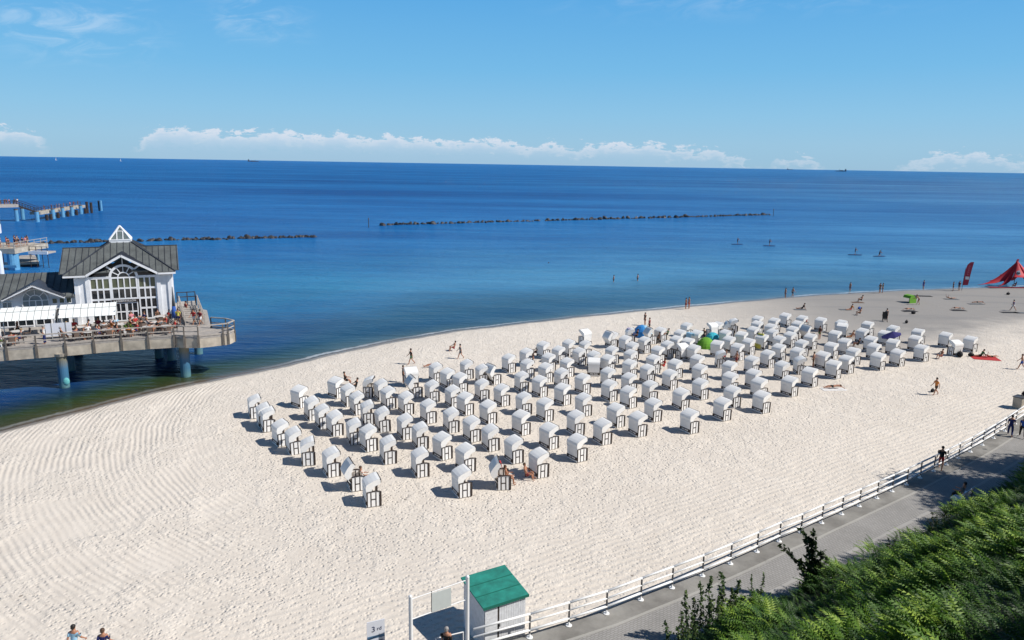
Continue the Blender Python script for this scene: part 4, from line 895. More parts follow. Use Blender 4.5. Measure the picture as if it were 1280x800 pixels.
# waders stand on the sea bed with water round their legs
for (px, py, dz_, po, hd, top, bot, lab) in [(767, 352.5, -.75, 'hips', 180, None, 'black', 'wading bather with hands on hips, left one of the distant pair'),
    (797, 351, -.75, 'hips', 170, None, 'black', 'wading bather with hands on hips, right one of the distant pair'),
    (981.5, 372, -.42, 'stand', 190, None, 'navy', 'bather paddling at the water edge, left of a pair above the chairs'),
    (990.5, 371, -.42, 'walk', 20, None, 'black', 'bather stepping at the water edge, right of a pair above the chairs'),
    (1062.5, 363, -.6, 'stand', 200, None, 'navy', 'lone bather standing in shallow water left of the wet sand pair'),
    (1154, 361.5, -.42, 'stand', 190, 'blue', 'blue', 'person in blue standing in shallow water above the lime shelter')]:
    q = at(px, py, -.3); person(po, (q.x, q.y, dz_), hd, top, bot, 'dark hair', lab)
q = at(686, 329, -.3); person('stand', (q.x, q.y, -1.78), 180, None, 'black', 'dark hair', 'swimmer with only the head above water, far off the beach')
def board(px, py, hd, label, plabel, pose, fabc):
    q = at(px, py, -.3); b = empty('paddleboard', (q.x, q.y, -.3), R(hd), label, 'paddleboard'); n = 14; vs = []; fs = []
    for z in (0.02, .12):
        for i in range(n): a = 2 * math.pi * i / n; vs.append((1.65 * math.copysign(abs(math.cos(a)) ** .8, math.cos(a)), .40 * math.copysign(abs(math.sin(a)) ** .7, math.sin(a)), z))
    fs = [tuple(range(n)), tuple(range(n, 2 * n))] + [(i, (i + 1) % n, (i + 1) % n + n, i + n) for i in range(n)]
    MB().add(vs, fs).build('deck', F['navy'], b)
    person(pose, (q.x, q.y, -.18), hd, fabc, 'black', 'dark hair', plabel)
    pd = empty('paddle', (q.x, q.y, -.3), R(hd), 'long thin ' + label.replace('dark ', '').replace('paddleboard', 'paddle used on the paddleboard'), 'paddle')
    MB().tube((.35, -.42, -.1), (.25, -.15, 1.75), .018, .018, 6).build('shaft', M['trim'], pd); MB().box(.30, .40, -.46, -.42, -.35, .05).build('blade', M['trim'], pd)
board(921.5, 305.5, 10, 'dark paddleboard, leftmost of the four far out', 'person standing on the leftmost far paddleboard', 'paddle', 'navy')
board(961.5, 307.5, 2, 'dark paddleboard, second from the left of the four', 'person standing on the second far paddleboard from the left', 'paddle', 'black')
board(1068.5, 318.8, -4, 'dark paddleboard, third from the left and nearest to us', 'person standing on the third far paddleboard from the left', 'paddle', 'navy')
board(1099, 320.5, 12, 'dark paddleboard, rightmost of the four', 'person kneeling on the rightmost far paddleboard', 'kneel', 'black')

# ------------------------------------------------------------------ small beach things
def towel(px, py, rz, wd, ln, m, label):
    q = at(px, py, .02); o = MB().add([(-ln / 2, -wd / 2, 0), (ln / 2, -wd / 2, 0), (ln / 2, wd / 2, 0), (-ln / 2, wd / 2, 0), (-ln / 2, -wd / 2, .03), (ln / 2, -wd / 2, .03), (ln / 2, wd / 2, .03), (-ln / 2, wd / 2, .03)], [(0, 3, 2, 1), (4, 5, 6, 7), (0, 1, 5, 4), (1, 2, 6, 5), (2, 3, 7, 6), (3, 0, 4, 7)]).build('towel', m, bevel=.01)
    o.location = (q.x, q.y, .0); o.rotation_euler.z = R(rz); tag(o, label, 'towel')
towel(1231, 447.5, -14, 1.9, 2.7, F['red'], 'large red towel on the sand right of the chairs')
towel(1137, 389, 8, .9, 2.2, F['black'], 'dark towel under the sunbather below the lime shelter')
towel(1198, 388, 4, .9, 2.2, F['black'], 'dark towel under the sunbather between shelter and right edge')
towel(1189, 374, 0, .9, 2.2, F['grey'], 'grey towel left of the people at the banner')
towel(1072, 378, 0, .9, 1.8, F['brown'], 'brown towel beside the far left sunbather')
towel(1056, 387, 0, .9, 1.6, F['grey'], 'dark grey towel left of the person in orange')
towel(1262, 390.5, 3, 1.0, 2.6, F['black'], 'black towel at the feet of the person in navy')
towel(1275, 391, 3, 1.0, 1.6, F['grey'], 'grey towel at the right edge beside a black one')
towel(1152, 370, -4, 1.0, 3.2, F['black'], 'black mat right of the lime shelter')
towel(1220, 380, 3, .9, 2.4, F['grey'], 'grey towel under the sunbather below the red star tent')
towel(1042, 486.5, 5, .9, 2.3, F['white'], 'pale towel under the sunbather in front of the chairs')
towel(1000, 387, 3, .8, 1.8, F['grey'], 'grey towel beside the person in black above the chairs')
def bag(px, py, m, label, s_=1.0):
    q = at(px, py, 0); b = empty('beach_bag', q, R(rnd.uniform(0, 180)), label, 'bag')
    MB().ball((0, 0, .2 * s_), .32 * s_, .2 * s_, .22 * s_, 12, 7).build('body', m, b, smooth=True); MB().tube((-.12 * s_, 0, .38 * s_), (0, 0, .55 * s_), .015, .015, 6).tube((0, 0, .55 * s_), (.12 * s_, 0, .38 * s_), .015, .015, 6).build('handle', m, b)
bag(1074, 386.5, F['blue'], 'blue bag beside the person in orange', .9)
bag(1141.5, 392.5, F['black'], 'small black bag below the sunbather near the lime shelter')
bag(1199.5, 446, F['black'], 'dark rucksack right of the white turned chair', 1.5)
bag(1213.5, 445.5, F['black'], 'small black bag left of the red towel')
bag(1260, 368.5, F['black'], 'small dark bag on the sand below the star tent')
bag(1133, 404, F['black'], 'tiny dark bag left behind right of the deckchair')
bag(1142.5, 375.5, F['black'], 'black bag at the opening of the lime shelter', 1.6)
bag(1165.5, 490, F['black'], 'dark bag carried by the person in orange', .8)
# pop-up tents
def dome_tent(px, py, rx, h, cols, label, rz=0):
    q = at(px, py, 0); b = empty('beach_tent', q, R(rz), label, 'tent'); n = 16; m_ = 6
    per = len(cols); parts = [MB() for _ in cols]
    for j in range(m_):
        for i in range(n):
            if i in (0, 15) and j < 4: continue
            qd = []
            for (ii, jj) in ((i, j), (i + 1, j), (i + 1, j + 1), (i, j + 1)):
                a = 2 * math.pi * ii / n; ph = math.pi / 2 * jj / m_; qd.append((rx * math.cos(ph) * math.cos(a), rx * .85 * math.cos(ph) * math.sin(a), h * math.sin(ph)))
            parts[(i * per) // n].add(qd, [(0, 1, 2, 3)])
    for k, (mbk, c) in enumerate(zip(parts, cols)):
        o = mbk.build('panel', F[c], b); sm2 = o.modifiers.new('t', 'SOLIDIFY'); sm2.thickness = .02
    MB().box(-rx * .8, rx * .8, -rx * .7, rx * .7, .0, .02).build('floor', F['grey'], b)
dome_tent(803, 420, 1.35, 1.35, ['sky', 'pale_blue'], 'blue igloo beach tent behind the upper middle chairs', 100)
dome_tent(882, 434, 1.15, 1.15, ['lime', 'lime'], 'lime green pop-up beach tent among the chairs', 60)
dome_tent(890, 428, 1.0, 1.2, ['cyan', 'cyan'], 'turquoise pop-up tent behind the lime green one', 30)
# lime shelter: half-open box shell
q = at(1136, 378, 0); sl = empty('beach_shelter', q, R(20), 'upright lime green beach shelter on open far sand', 'shelter'); sl.scale = (.72, .72, .85)
o = MB().prism([(-.9, 0), (-.95, .9), (-.7, 1.35), (.2, 1.45), (.9, .8), (1.0, 0)], -1.0, -.97).prism([(-.95, .9), (-.7, 1.35), (.2, 1.45), (.9, .8), (1.0, 0), (.97, 0), (.87, .8), (.2, 1.41), (-.68, 1.31), (-.92, .9)], -1.0, .8).build('shell', F['lime'], sl)
MB().box(-.8, .9, -.9, .7, 0, .02).build('floor', F['grey'], sl)
# yellow inflatable
q = at(946, 437, 0); yl = empty('air_mattress', q, R(-50), 'pale yellow air mattress leaning against a chair', 'air mattress'); mm = MB()
for k in range(5): mm.tube((-.3 + k * .15, 0, .15), (-.3 + k * .15, .55, 1.55), .085, .085, 8)
mm.build('tubes', F['yellow'], yl, smooth=True); MB().tube((-.34, .62, 1.68), (.34, .62, 1.68), .11, .11, 8).build('pillow', F['yellow'], yl)
# purple parasol
q = at(1112, 436, 0); pl = empty('parasol', q, 0, 'dark purple tilted parasol above the right-hand chairs', 'parasol')
MB().tube((0, 0, 0), (0, 0, 1.75), .02, .02, 8).build('pole', M['rail'], pl); cv = []; cf = []; n = 8
for i in range(n): a = 2 * math.pi * i / n; cv.append((1.05 * math.cos(a), 1.05 * math.sin(a), 1.55 + .35 * math.cos(a)))
cv.append((.08, 0, 2.05)); o = MB().add(cv, [(i, (i + 1) % n, n) for i in range(n)]).build('canopy', F['purple'], pl); so2 = o.modifiers.new('t', 'SOLIDIFY'); so2.thickness = .015
# upright dark deckchair
q = at(1105.5, 402, 0); dc = empty('deckchair', q, R(80), 'dark striped deckchair standing alone on the grey sand', 'deckchair')
MB().bar((-.1, -.3, 0), (.1, -.3, 1.35), .05, .05).bar((-.1, .3, 0), (.1, .3, 1.35), .05, .05).bar((-.4, -.27, 0), (.35, -.27, .9), .04, .04).bar((-.4, .27, 0), (.35, .27, .9), .04, .04).build('frame', M['trim'], dc)
MB().add([(-.35, -.28, .35), (-.35, .28, .35), (.1, .28, 1.33), (.1, -.28, 1.33), (-.05, -.28, .5), (-.05, .28, .5)], [(0, 1, 5, 4), (4, 5, 2, 3)]).build('canvas', F['black'], dc)
# coloured towels drying over chairs
def drape(px, py, z, rz, m, label, wd=.8):
    q = at(px, py, z); b = MB().prism([(-.28, -.55), (-.22, -.02), (0, .03), (.25, -.02), (.30, -.35), (.27, -.35), (.22, -.05), (0, 0), (-.19, -.05), (-.25, -.55)], -wd / 2, wd / 2).build('draped_towel', m)
    b.location = q; b.rotation_euler.z = R(rz); tag(b, label, 'towel')
drape(787, 410.5, 1.62, 8, F['lilac'], 'lilac towel draped over a hood left of the blue igloo tent')
drape(621.5, 577, 1.5, 8, F['red'], 'small red towel hanging from the front-row hood edge', .45)
drape(863, 416, 1.6, 30, F['pale_blue'], 'pale blue cloth draped over a hood above the lime tent')

# red banner flag
q = at(1202, 363, 0); fl = empty('banner_flag', q, R(-30), 'tall red feather banner with pale patch on the waterline', 'banner')
MB().tube((0, 0, 0), (.12, 0, 4.0), .035, .02, 8).build('pole', M['darkmetal'], fl)
prof = [(.03, .9), (.14, 3.6), (.35, 4.5), (.75, 4.95), (1.25, 5.0), (1.18, 4.6), (1.02, 3.4), (.82, 1.0)]
MB().prism(prof, -.012, .012).build('cloth', M['reddark'], fl)
MB().box(.28, .85, -.022, .022, 1.95, 2.45).build('patch', F['white'], fl)
mk = MB()
for k in range(5): z = 2.75 + k * .36; mk.box(.48 + k * .03, .74 + k * .03, -.018, .018, z, z + .06).box(.48 + k * .03, .54 + k * .03, -.018, .018, z, z + .24)
mk.build('lettering', F['pink'], fl)

# red star tent
q0 = at(1267, 357.5, 0)
tent = empty('star_tent', q0, 0, 'red star-shaped event tent with a white and black logo patch', 'tent')
def star_tent():
    H0 = 4.5; n = 60; rings = 14; vs = []; fs = []
    spk = [R(180), R(205), R(318), R(0), R(65), R(118)]; ln = [6.6, 4.6, 6.0, 7.6, 6.6, 5.6]
    def rad_(a):
        r_ = 1.9
        for s_, l_ in zip(spk, ln):
            d_ = abs((a - s_ + math.pi) % (2 * math.pi) - math.pi); r_ = max(r_, l_ / (1 + (d_ / .085) ** 1.45 * .55) if d_ < 1.2 else 0)
        return max(2.3, r_)
    def edge_(a):
        d_ = min(abs((a - s_ + math.pi) % (2 * math.pi) - math.pi) for s_ in spk); return min(1.9, .10 + 4.2 * d_)
    for j in range(rings + 1):
        u = j / rings
        for i in range(n):
            a = 2 * math.pi * i / n; r_ = rad_(a); e_ = edge_(a); h = e_ + (H0 - e_) * (1 - u) ** 1.7 if u > 0 else H0
            rr = r_ * (u ** 1.0) + .06 * (1 - u); vs.append((rr * math.cos(a), rr * math.sin(a), h))
    for j in range(rings):
        for i in range(n): fs.append((j * n + i, j * n + (i + 1) % n, (j + 1) * n + (i + 1) % n, (j + 1) * n + i))
    o = MB().add(vs, fs).build('canopy', M['red'], tent, smooth=True); s_ = o.modifiers.new('t', 'SOLIDIFY'); s_.thickness = .03
    MB().tube((0, 0, 0), (0, 0, H0 + .1), .05, .05, 8).build('mast', M['darkmetal'], tent)
    MB().add([(-.5, -.02, 3.4), (.0, -.02, 3.4), (.25, -.02, 4.9), (-.15, -.02, 4.85), (-.5, .02, 3.4), (.0, .02, 3.4), (.25, .02, 4.9), (-.15, .02, 4.85)], [(0, 1, 2, 3), (4, 5, 6, 7), (0, 1, 5, 4), (1, 2, 6, 5), (2, 3, 7, 6), (3, 0, 4, 7)]).build('peak_flag', M['reddark'], tent)
    # logo on the canopy slope facing us
    def surf(a, u):
        r_ = rad_(a); e_ = edge_(a); rr = r_ * u + .06 * (1 - u); return Vector((rr * math.cos(a), rr * math.sin(a), e_ + (H0 - e_) * (1 - u) ** 1.7))
    p_ = [surf(R(a), u) + Vector((0, -.10, .16)) for a, u in ((222, .80), (262, .74), (262, .44), (222, .46))]
    MB().add(p_ + [v + Vector((0, .03, 0)) for v in p_], [(0, 1, 2, 3), (4, 5, 6, 7), (0, 1, 5, 4), (1, 2, 6, 5), (2, 3, 7, 6), (3, 0, 4, 7)]).build('logo_patch', F['white'], tent)
    def lp(a, b): return p_[0].lerp(p_[1], a).lerp(p_[3].lerp(p_[2], a), b)
    lg = MB()
    for (a0, a1, b0, b1) in ((.12, .28, .2, .8), (.36, .48, .25, .7), (.55, .66, .3, .8), (.72, .88, .2, .6)):
        v_ = [lp(a0, b0), lp(a1, b0), lp(a1, b1), lp(a0, b1)]; v_ = [x + Vector((0, -.03, .03)) for x in v_]; lg.add(v_ + [x + Vector((0, .02, 0)) for x in v_], [(0, 1, 2, 3), (4, 5, 6, 7), (0, 1, 5, 4), (1, 2, 6, 5), (2, 3, 7, 6), (3, 0, 4, 7)])
    lg.build('logo_marks', F['black'], tent)
star_tent()
towel(1262, 359.3, 0, 1.4, 7.5, F['maroon'], 'long dark red mat under the star tent')

# ------------------------------------------------------------------ breakwaters, marker posts, ships
M['rock'].node_tree
rock_me = []
for k in range(6):
    mb = MB().ball((0, 0, 0), 1.25, 1.0, .75, 7, 5); mb.v = [(x * rnd.uniform(.75, 1.25), y * rnd.uniform(.75, 1.25), z * rnd.uniform(.7, 1.25)) for x, y, z in mb.v]; rock_me.append(mb.mesh('boulder', M['rock']))
def breakwater(p0, p1, n, label, group, gaps=(), ks=1.0):
    a = at(*p0, -.3); b = at(*p1, -.3)
    for i in range(n):
        u = (i + rnd.uniform(.2, .8)) / n
        if any(g0 < u < g1 for g0, g1 in gaps): continue
        q = a.lerp(b, u); o = bpy.data.objects.new('boulder', rnd.choice(rock_me)); COL.objects.link(o)
        o.location = (q.x + rnd.gauss(0, .2), q.y + rnd.gauss(0, .8), -.33 + rnd.uniform(-.1, .2)); o.rotation_euler = (rnd.uniform(0, 1), rnd.uniform(0, 1), rnd.uniform(0, 6)); s_ = rnd.uniform(.6, 1.05) * (.85 if rnd.random() < .8 else 1.3) * ks; o.scale = (s_, s_, s_ * rnd.uniform(.7, 1.1))
        tag(o, label, 'boulder', group)
breakwater((476, 281.6), (962, 268.6), 158, 'dark boulder in the long low breakwater right of the marker post', 'boulders of the right breakwater', ((.335, .345),), .92)
breakwater((46, 304.5), (396, 296.2), 125, 'dark boulder in the low breakwater behind the pier pavilion', 'boulders of the left breakwater', ((.30, .33), (.12, .135)), .72)
for (px, py, lab) in ((461, 284.5, 'thin dark marker post at the left end of the right breakwater'), (966.5, 270, 'thin dark marker post at the right end of the right breakwater')):
    q = at(px, py, -.3); m_ = empty('marker_post', q, 0, lab, 'marker post'); MB().tube((0, 0, -.5), (0, 0, 2.6), .12, .12, 8).build('post', M['darkmetal'], m_); MB().tube((0, 0, 2.6), (0, 0, 3.1), .32, .05, 8).build('top_mark', M['steel'], m_)
def far(px, dist): d_ = Vector(_f * 924 + _r2 * (px - 640) + _u2 * (400 - 206)); d_.z = 0; d_.normalize(); return Vector((d_.x * dist, d_.y * dist, -.3))
def ship(px, dist, ln, label, s_=1.0, flip=1):
    q = far(px, dist); o = empty('cargo_ship', q, -math.atan2(q.x, q.y) + (0 if flip > 0 else math.pi), label, 'ship')
    MB().prism([(-ln / 2, 7), (-ln / 2 + 4, 0), (ln / 2 - 8, 0), (ln / 2, 9), (ln / 2 - 14, 7)], -9, 9).build('hull', M['steel'], o)
    MB().box(-ln / 2 + 4, -ln / 2 + 20, -7, 7, 7, 24).box(-ln / 2 + 8, -ln / 2 + 12, -2, 2, 24, 32).build('bridge', M['steel'], o)
    if s_ > 0: MB().box(-ln / 2 + 34, ln / 2 - 50, -7, 7, 7, 13).box(ln / 2 - 46, ln / 2 - 43, -1, 1, 7, 26).build('cargo', M['steel'], o)
ship(317, 9500, 130, 'dark cargo ship on the horizon above the left breakwater', 1)
ship(1052, 9500, 120, 'dark cargo ship on the horizon, larger one at right', 1, -1)
ship(988, 16000, 110, 'faint small ship on the horizon left of the larger one', 0)
def sail(px, label, s_):
    q = far(px, 5200); o = empty('sailing_boat', q, R(20), label, 'sailing boat'); MB().prism([(-5, 1.4), (-4, 0), (4, 0), (6, 1.5)], -1.5, 1.5).build('hull', M['white'], o)
    MB().add([(0, 0, 2), (-5, .4, 2), (0, 0, 19 * s_), (0, .15, 2), (-5, .55, 2), (0, .15, 19 * s_)], [(0, 1, 2), (3, 5, 4), (0, 2, 5, 3), (1, 4, 5, 2), (0, 3, 4, 1)]).build('sail', F['white'], o)
    MB().tube((0, 0, 1), (0, 0, 20 * s_), .15, .1, 6).build('mast', M['rail'], o)
sail(71, 'tiny white sailing boat on the horizon, farther left of two', 1.1); sail(151.5, 'tiny white sailing boat on the horizon, right one of two', .9)

#PIER#
# ------------------------------------------------------------------ pier with pavilion
PO = at(0, 437, 3.7); PA = R(24.47); pu = Vector((math.cos(PA), math.sin(PA), 0)); pv = Vector((-pu.y, pu.x, 0)); DZ = 3.7
def UV(u, v, z=0.0): q = PO + pu * u + pv * v; return Vector((q.x, q.y, z))
def pthing(name, u, v, z, label, cat, group=None, rz=0): return empty(name, UV(u, v, z), PA + R(rz), label, cat, group)
edge = [(-26, 0.3), (0, .05), (4.8, .05), (9.4, .35), (13.9, 0.0), (14.5, -.5), (15.7, -.95), (18.3, -.55), (19.0, .65), (18.3, 1.9), (17.0, 2.9)]
poly = edge + [(17.0, 12.5), (13, 20), (-26, 24)]
pier = pthing('pier', 0, 0, 0, 'concrete pier platform on thick blue piles carrying the white pavilion', 'pier')
MB().prism(poly, DZ - .16, DZ, 'z').build('deck', M['deck'], pier)
def inset(p, k): 
    c = (2.0, 10.0); return (p[0], p[1] + k)
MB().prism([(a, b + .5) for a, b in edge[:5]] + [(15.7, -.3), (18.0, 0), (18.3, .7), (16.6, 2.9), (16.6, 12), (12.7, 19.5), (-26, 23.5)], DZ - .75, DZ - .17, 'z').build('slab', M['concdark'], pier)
mb = MB()
for a, b in zip(edge, edge[1:]): mb.bar((a[0], a[1] + .10, DZ - .60), (b[0], b[1] + .10, DZ - .60), .22, .86)
mb.build('edge_beam', M['concrete'], pier)
def along(pts, step, start=0.0):
    out = []; d = start
    for a, b in zip(pts, pts[1:]):
        a = Vector(a); b = Vector(b); L_ = (b - a).length
        while d <= L_: out.append(a.lerp(b, d / L_)); d += step
        d -= L_
    return out
pil = MB()
posts = [(0.45 + 2.2 * k, None) for k in range(-11, 7)]
def ev(u):
    for a, b in zip(edge, edge[1:]):
        if a[0] <= u <= b[0]: return a[1] + (b[1] - a[1]) * (u - a[0]) / (b[0] - a[0])
    return 0
pts_ = [(u, ev(u)) for u, _ in posts] + [(14.5, -.5), (15.7, -.95), (17.9, -.62), (18.35, -.5), (19.0, .65), (18.3, 1.9), (17.0, 2.9)]
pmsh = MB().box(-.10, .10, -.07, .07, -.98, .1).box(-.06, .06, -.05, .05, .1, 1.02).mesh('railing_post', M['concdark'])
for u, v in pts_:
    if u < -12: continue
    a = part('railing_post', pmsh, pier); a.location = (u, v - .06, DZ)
tr_, lr_ = MB(), MB()
for a, b in zip(edge, edge[1:]):
    tr_.bar((a[0], a[1] - .06, DZ + 1.07), (b[0], b[1] - .06, DZ + 1.07), .14, .09); lr_.bar((a[0], a[1] - .02, DZ + .55), (b[0], b[1] - .02, DZ + .55), .06, .09).bar((a[0], a[1] + .02, DZ + .12), (b[0], b[1] + .02, DZ + .12), .08, .14)
tr_.build('handrail', M['wood'], pier); lr_.build('lower_rails', M['wood'], pier)
mpile = bpy.data.materials.new('pile_paint'); mpile.use_nodes = True; t = NT(mpile.node_tree); g_ = t.node('ShaderNodeNewGeometry'); z_ = t.sep(g_.outputs['Position'])[2]
nz_ = t.math('ADD', z_, t.math('MULTIPLY', t.noise(g_.outputs['Position'], 2.0, 4), .5))
t.link(t.ramp(t.math('DIVIDE', t.math('ADD', nz_, .3), 4.0), [(0.0, (.03, .05, .04)), (.10, (.10, .22, .24)), (.30, (.045, .15, .25)), (.50, (.05, .16, .29)), (.72, (.20, .19, .14)), (1, (.24, .21, .16))]), t.n['Principled BSDF'].inputs['Base Color'])
for (u, v, r_) in ((4.4, .45, .42), (14.4, .30, .45), (13.2, 7.2, .42), (12.0, 8.7, .42), (-7, .5, .42), (4.2, 6.5, .42), (-7, 7, .42), (15.8, 9, .42), (4.2, 13, .42), (12.6, 15, .42), (-7, 14, .42)):
    pm_ = MB().tube((u, v, -2), (u, v, DZ - .95), r_, r_, 18).build('pile', mpile, pier, smooth=False); MB().tube((u, v, DZ - 1.05), (u, v, DZ - .78), r_ + .12, r_ + .2, 18).build('pile_cap', M['concrete'], pm_)
MB().ball((4.62, .06, .35), .26, .12, .34, 10, 6).build('pile_fender', F['turquoise'], pier)

# pavilion ------------------------------------------------------------
pav = pthing('pavilion', 9.3, 9, DZ, 'white pavilion with arched window wall, dark zinc roof and glass pyramid on top', 'building')
def rel_(u, v, z): return (u - 9.3, v - 9.0, z - DZ)
def bx(mb, u0, u1, v0, v1, z0, z1): a = rel_(u0, v0, z0); b = rel_(u1, v1, z1); return mb.box(a[0], b[0], a[1], b[1], a[2], b[2])
wl = MB(); bx(wl, 5.0, 6.25, 9.0, 9.3, DZ, 8.65); bx(wl, 12.3, 13.75, 9.0, 9.3, DZ, 8.65); bx(wl, 5.0, 5.25, 9.302, 17.4, DZ, 8.65); bx(wl, 13.5, 13.75, 9.302, 17.4, DZ, 8.65); bx(wl, 5.252, 13.498, 17.15, 17.4, DZ, 8.65)
wall = wl.build('wall', M['white'], pav)
pl_ = MB()
for u in (5.0, 5.95, 12.33, 13.35): bx(pl_, u, u + .36, 8.86, 8.998, DZ, 8.6)
bx(pl_, 13.752, 13.86, 9.1, 9.5, DZ, 8.6); bx(pl_, 13.752, 13.86, 12.8, 13.2, DZ, 8.6)
pl_.build('pilaster', M['white'], pav)
inr = MB(); bx(inr, 5.3, 13.45, 9.9, 10.0, DZ, 8.7); inr.build('interior', mat('dim_interior', (.05, .045, .04), .9), pav)
def window(par, u0, u1, z0, z1, nc, nr_, v, fw, bw, rf, glass, nm='window', top=None):
    f = MB(); U = lambda a, b, c, d: f.box(*(lambda p, q: (p[0], q[0], p[1], q[1], p[2], q[2]))(rf(a, v - .05, c), rf(b, v + .05, d)))
    U(u0 - fw, u0, z0 - fw, z1 + fw); U(u1, u1 + fw, z0 - fw, z1 + fw); U(u0, u1, z0 - fw, z0); U(u0, u1, z1, z1 + fw)
    for i in range(1, nc): x = u0 + (u1 - u0) * i / nc; U(x - bw / 2, x + bw / 2, z0, z1)
    for j in range(1, nr_):
        z = z0 + (z1 - z0) * j / nr_
        for i in range(nc):
            a = u0 + (u1 - u0) * i / nc + (bw / 2 if i else 0); b = u0 + (u1 - u0) * (i + 1) / nc - (bw / 2 if i < nc - 1 else 0); U(a, b, z - bw * .7, z + bw * .7)
    o = f.build(nm, M['white'], par); gl = MB()
    for j in range(nr_):
        zz0 = z0 + (z1 - z0) * j / nr_; zz1 = z0 + (z1 - z0) * (j + 1) / nr_; g = MB(); p = rf(u0, v + .02, zz0); q = rf(u1, v + .03, zz1); g.box(p[0], q[0], p[1], q[1], p[2] + .001, q[2] - .001)
        g.build('pane', glass[j] if isinstance(glass, list) else glass, o)
    return o
G, GG = M['glass'], M['glassgreen']
window(pav, 6.42, 8.02, 3.95, 8.12, 3, 4, 9.08, .13, .13, rel_, [G, G, G, GG])
window(pav, 10.72, 12.18, 3.95, 8.12, 3, 4, 9.08, .13, .13, rel_, [G, G, G, GG])
window(pav, 8.30, 10.42, 6.12, 8.12, 4, 2, 9.08, .15, .11, rel_, [G, GG])
dw = window(pav, 8.42, 9.28, 3.85, 5.55, 2, 2, 9.08, .10, .08, rel_, G, 'door'); window(pav, 9.50, 10.36, 3.85, 5.55, 2, 2, 9.08, .10, .08, rel_, G, 'door')
sb2 = MB(); bx(sb2, 8.1, 10.5, 8.93, 9.02, 5.70, 5.98); sgn = sb2.build('sign_board', M['trim'], pav)
text_obj('lettering', 'KAISERPAVILLON', .26, M['white'], sgn, face_matrix(rel_(9.3, 8.925, 5.83), (1, 0, 0), (0, 0, 1)))
# gable glazing with fan light
gz = MB(); a = rel_(6.3, 9.10, 8.25); b = rel_(12.3, 9.10, 8.25); c_ = rel_(9.3, 9.10, 10.15); gz.add([a, b, c_, (a[0], a[1] + .02, a[2]), (b[0], b[1] + .02, b[2]), (c_[0], c_[1] + .02, c_[2])], [(0, 1, 2), (5, 4, 3), (0, 3, 4, 1), (1, 4, 5, 2), (2, 5, 3, 0)])
gbz = gz.build('gable_glazing', M['glass'], pav)
ar = MB()
def arc_(mb, cu, cz, r0, r1, v0, v1, a0=0, a1=180, n=20, rf=rel_):
    pr = []
    for i in range(n):
        t0 = R(a0 + (a1 - a0) * i / n); t1 = R(a0 + (a1 - a0) * (i + 1) / n); q = []
        for v in (v0, v1):
            for (rr, tt) in ((r0, t0), (r1, t0), (r1, t1), (r0, t1)): q.append(rf(cu + rr * math.cos(tt), v, cz + rr * math.sin(tt)))
        mb.add(q, [(0, 1, 2, 3), (7, 6, 5, 4), (0, 4, 5, 1), (1, 5, 6, 2), (2, 6, 7, 3), (3, 7, 4, 0)])
arc_(ar, 9.36, 8.22, 1.10, 1.33, 9.0, 9.09); arc_(ar, 9.36, 8.22, .46, .56, 9.02, 9.088)
for an in (30, 60, 90, 120, 150):
    p = Vector(rel_(9.36 + .56 * math.cos(R(an)), 9.05, 8.22 + .56 * math.sin(R(an)))); q = Vector(rel_(9.36 + 1.1 * math.cos(R(an)), 9.05, 8.22 + 1.1 * math.sin(R(an)))); ar.bar(p, q, .06, .08)
for an, rr in ((38, 1.85), (90, 1.95), (142, 1.85)):
    p = Vector(rel_(9.36 + 1.33 * math.cos(R(an)), 9.05, 8.22 + 1.33 * math.sin(R(an)))); q = Vector(rel_(9.36 + rr * math.cos(R(an)), 9.05, 8.22 + rr * math.sin(R(an)))); ar.bar(p, q, .06, .16 if an != 90 else .3)
bx(ar, 6.2, 12.4, 8.96, 9.10, 8.252, 8.42) if False else bx(ar, 6.2, 8.03, 9.0, 9.09, 8.255, 8.37); bx(ar, 10.69, 12.4, 9.0, 9.09, 8.255, 8.37)
ar.build('fanlight_frame', M['white'], gbz)
# roof
seam_v = lambda: None
def metal_roof(name, base, dark=0.6, rot=0):
    m = bpy.data.materials.new(name); m.use_nodes = True; t = NT(m.node_tree); p = t.n['Principled BSDF']; g = t.node('ShaderNodeTexCoord')
    f = t.noise(g.outputs['Object'], 0.8, 5, .65); c = t.ramp(f, [(.3, tuple(x * .72 for x in base)), (.7, tuple(x * 1.35 for x in base))])
    f2 = t.noise(g.outputs['Object'], 7, 3); c = t.mix(.5, c, t.ramp(f2, [(.3, (.7, .7, .7)), (.7, (1.2, 1.2, 1.2))]), 'MULTIPLY')
    t.link(c, p.inputs['Base Color']); p.inputs['Roughness'].default_value = .5; return m
MR = metal_roof('standing_seam_zinc', (.115, .125, .122)); MRD = metal_roof('standing_seam_dark', (.04, .045, .058))
def slab(mb, pts, th=.10):
    p = [Vector(x) for x in pts]; n = (p[1] - p[0]).cross(p[2] - p[0]).normalized()
    if n.z < 0: n = -n
    k = len(p); mb.add(p + [x - n * th for x in p], [tuple(range(k)), tuple(range(2 * k - 1, k - 1, -1))] + [(i, (i + 1) % k, (i + 1) % k + k, i + k) for i in range(k)])
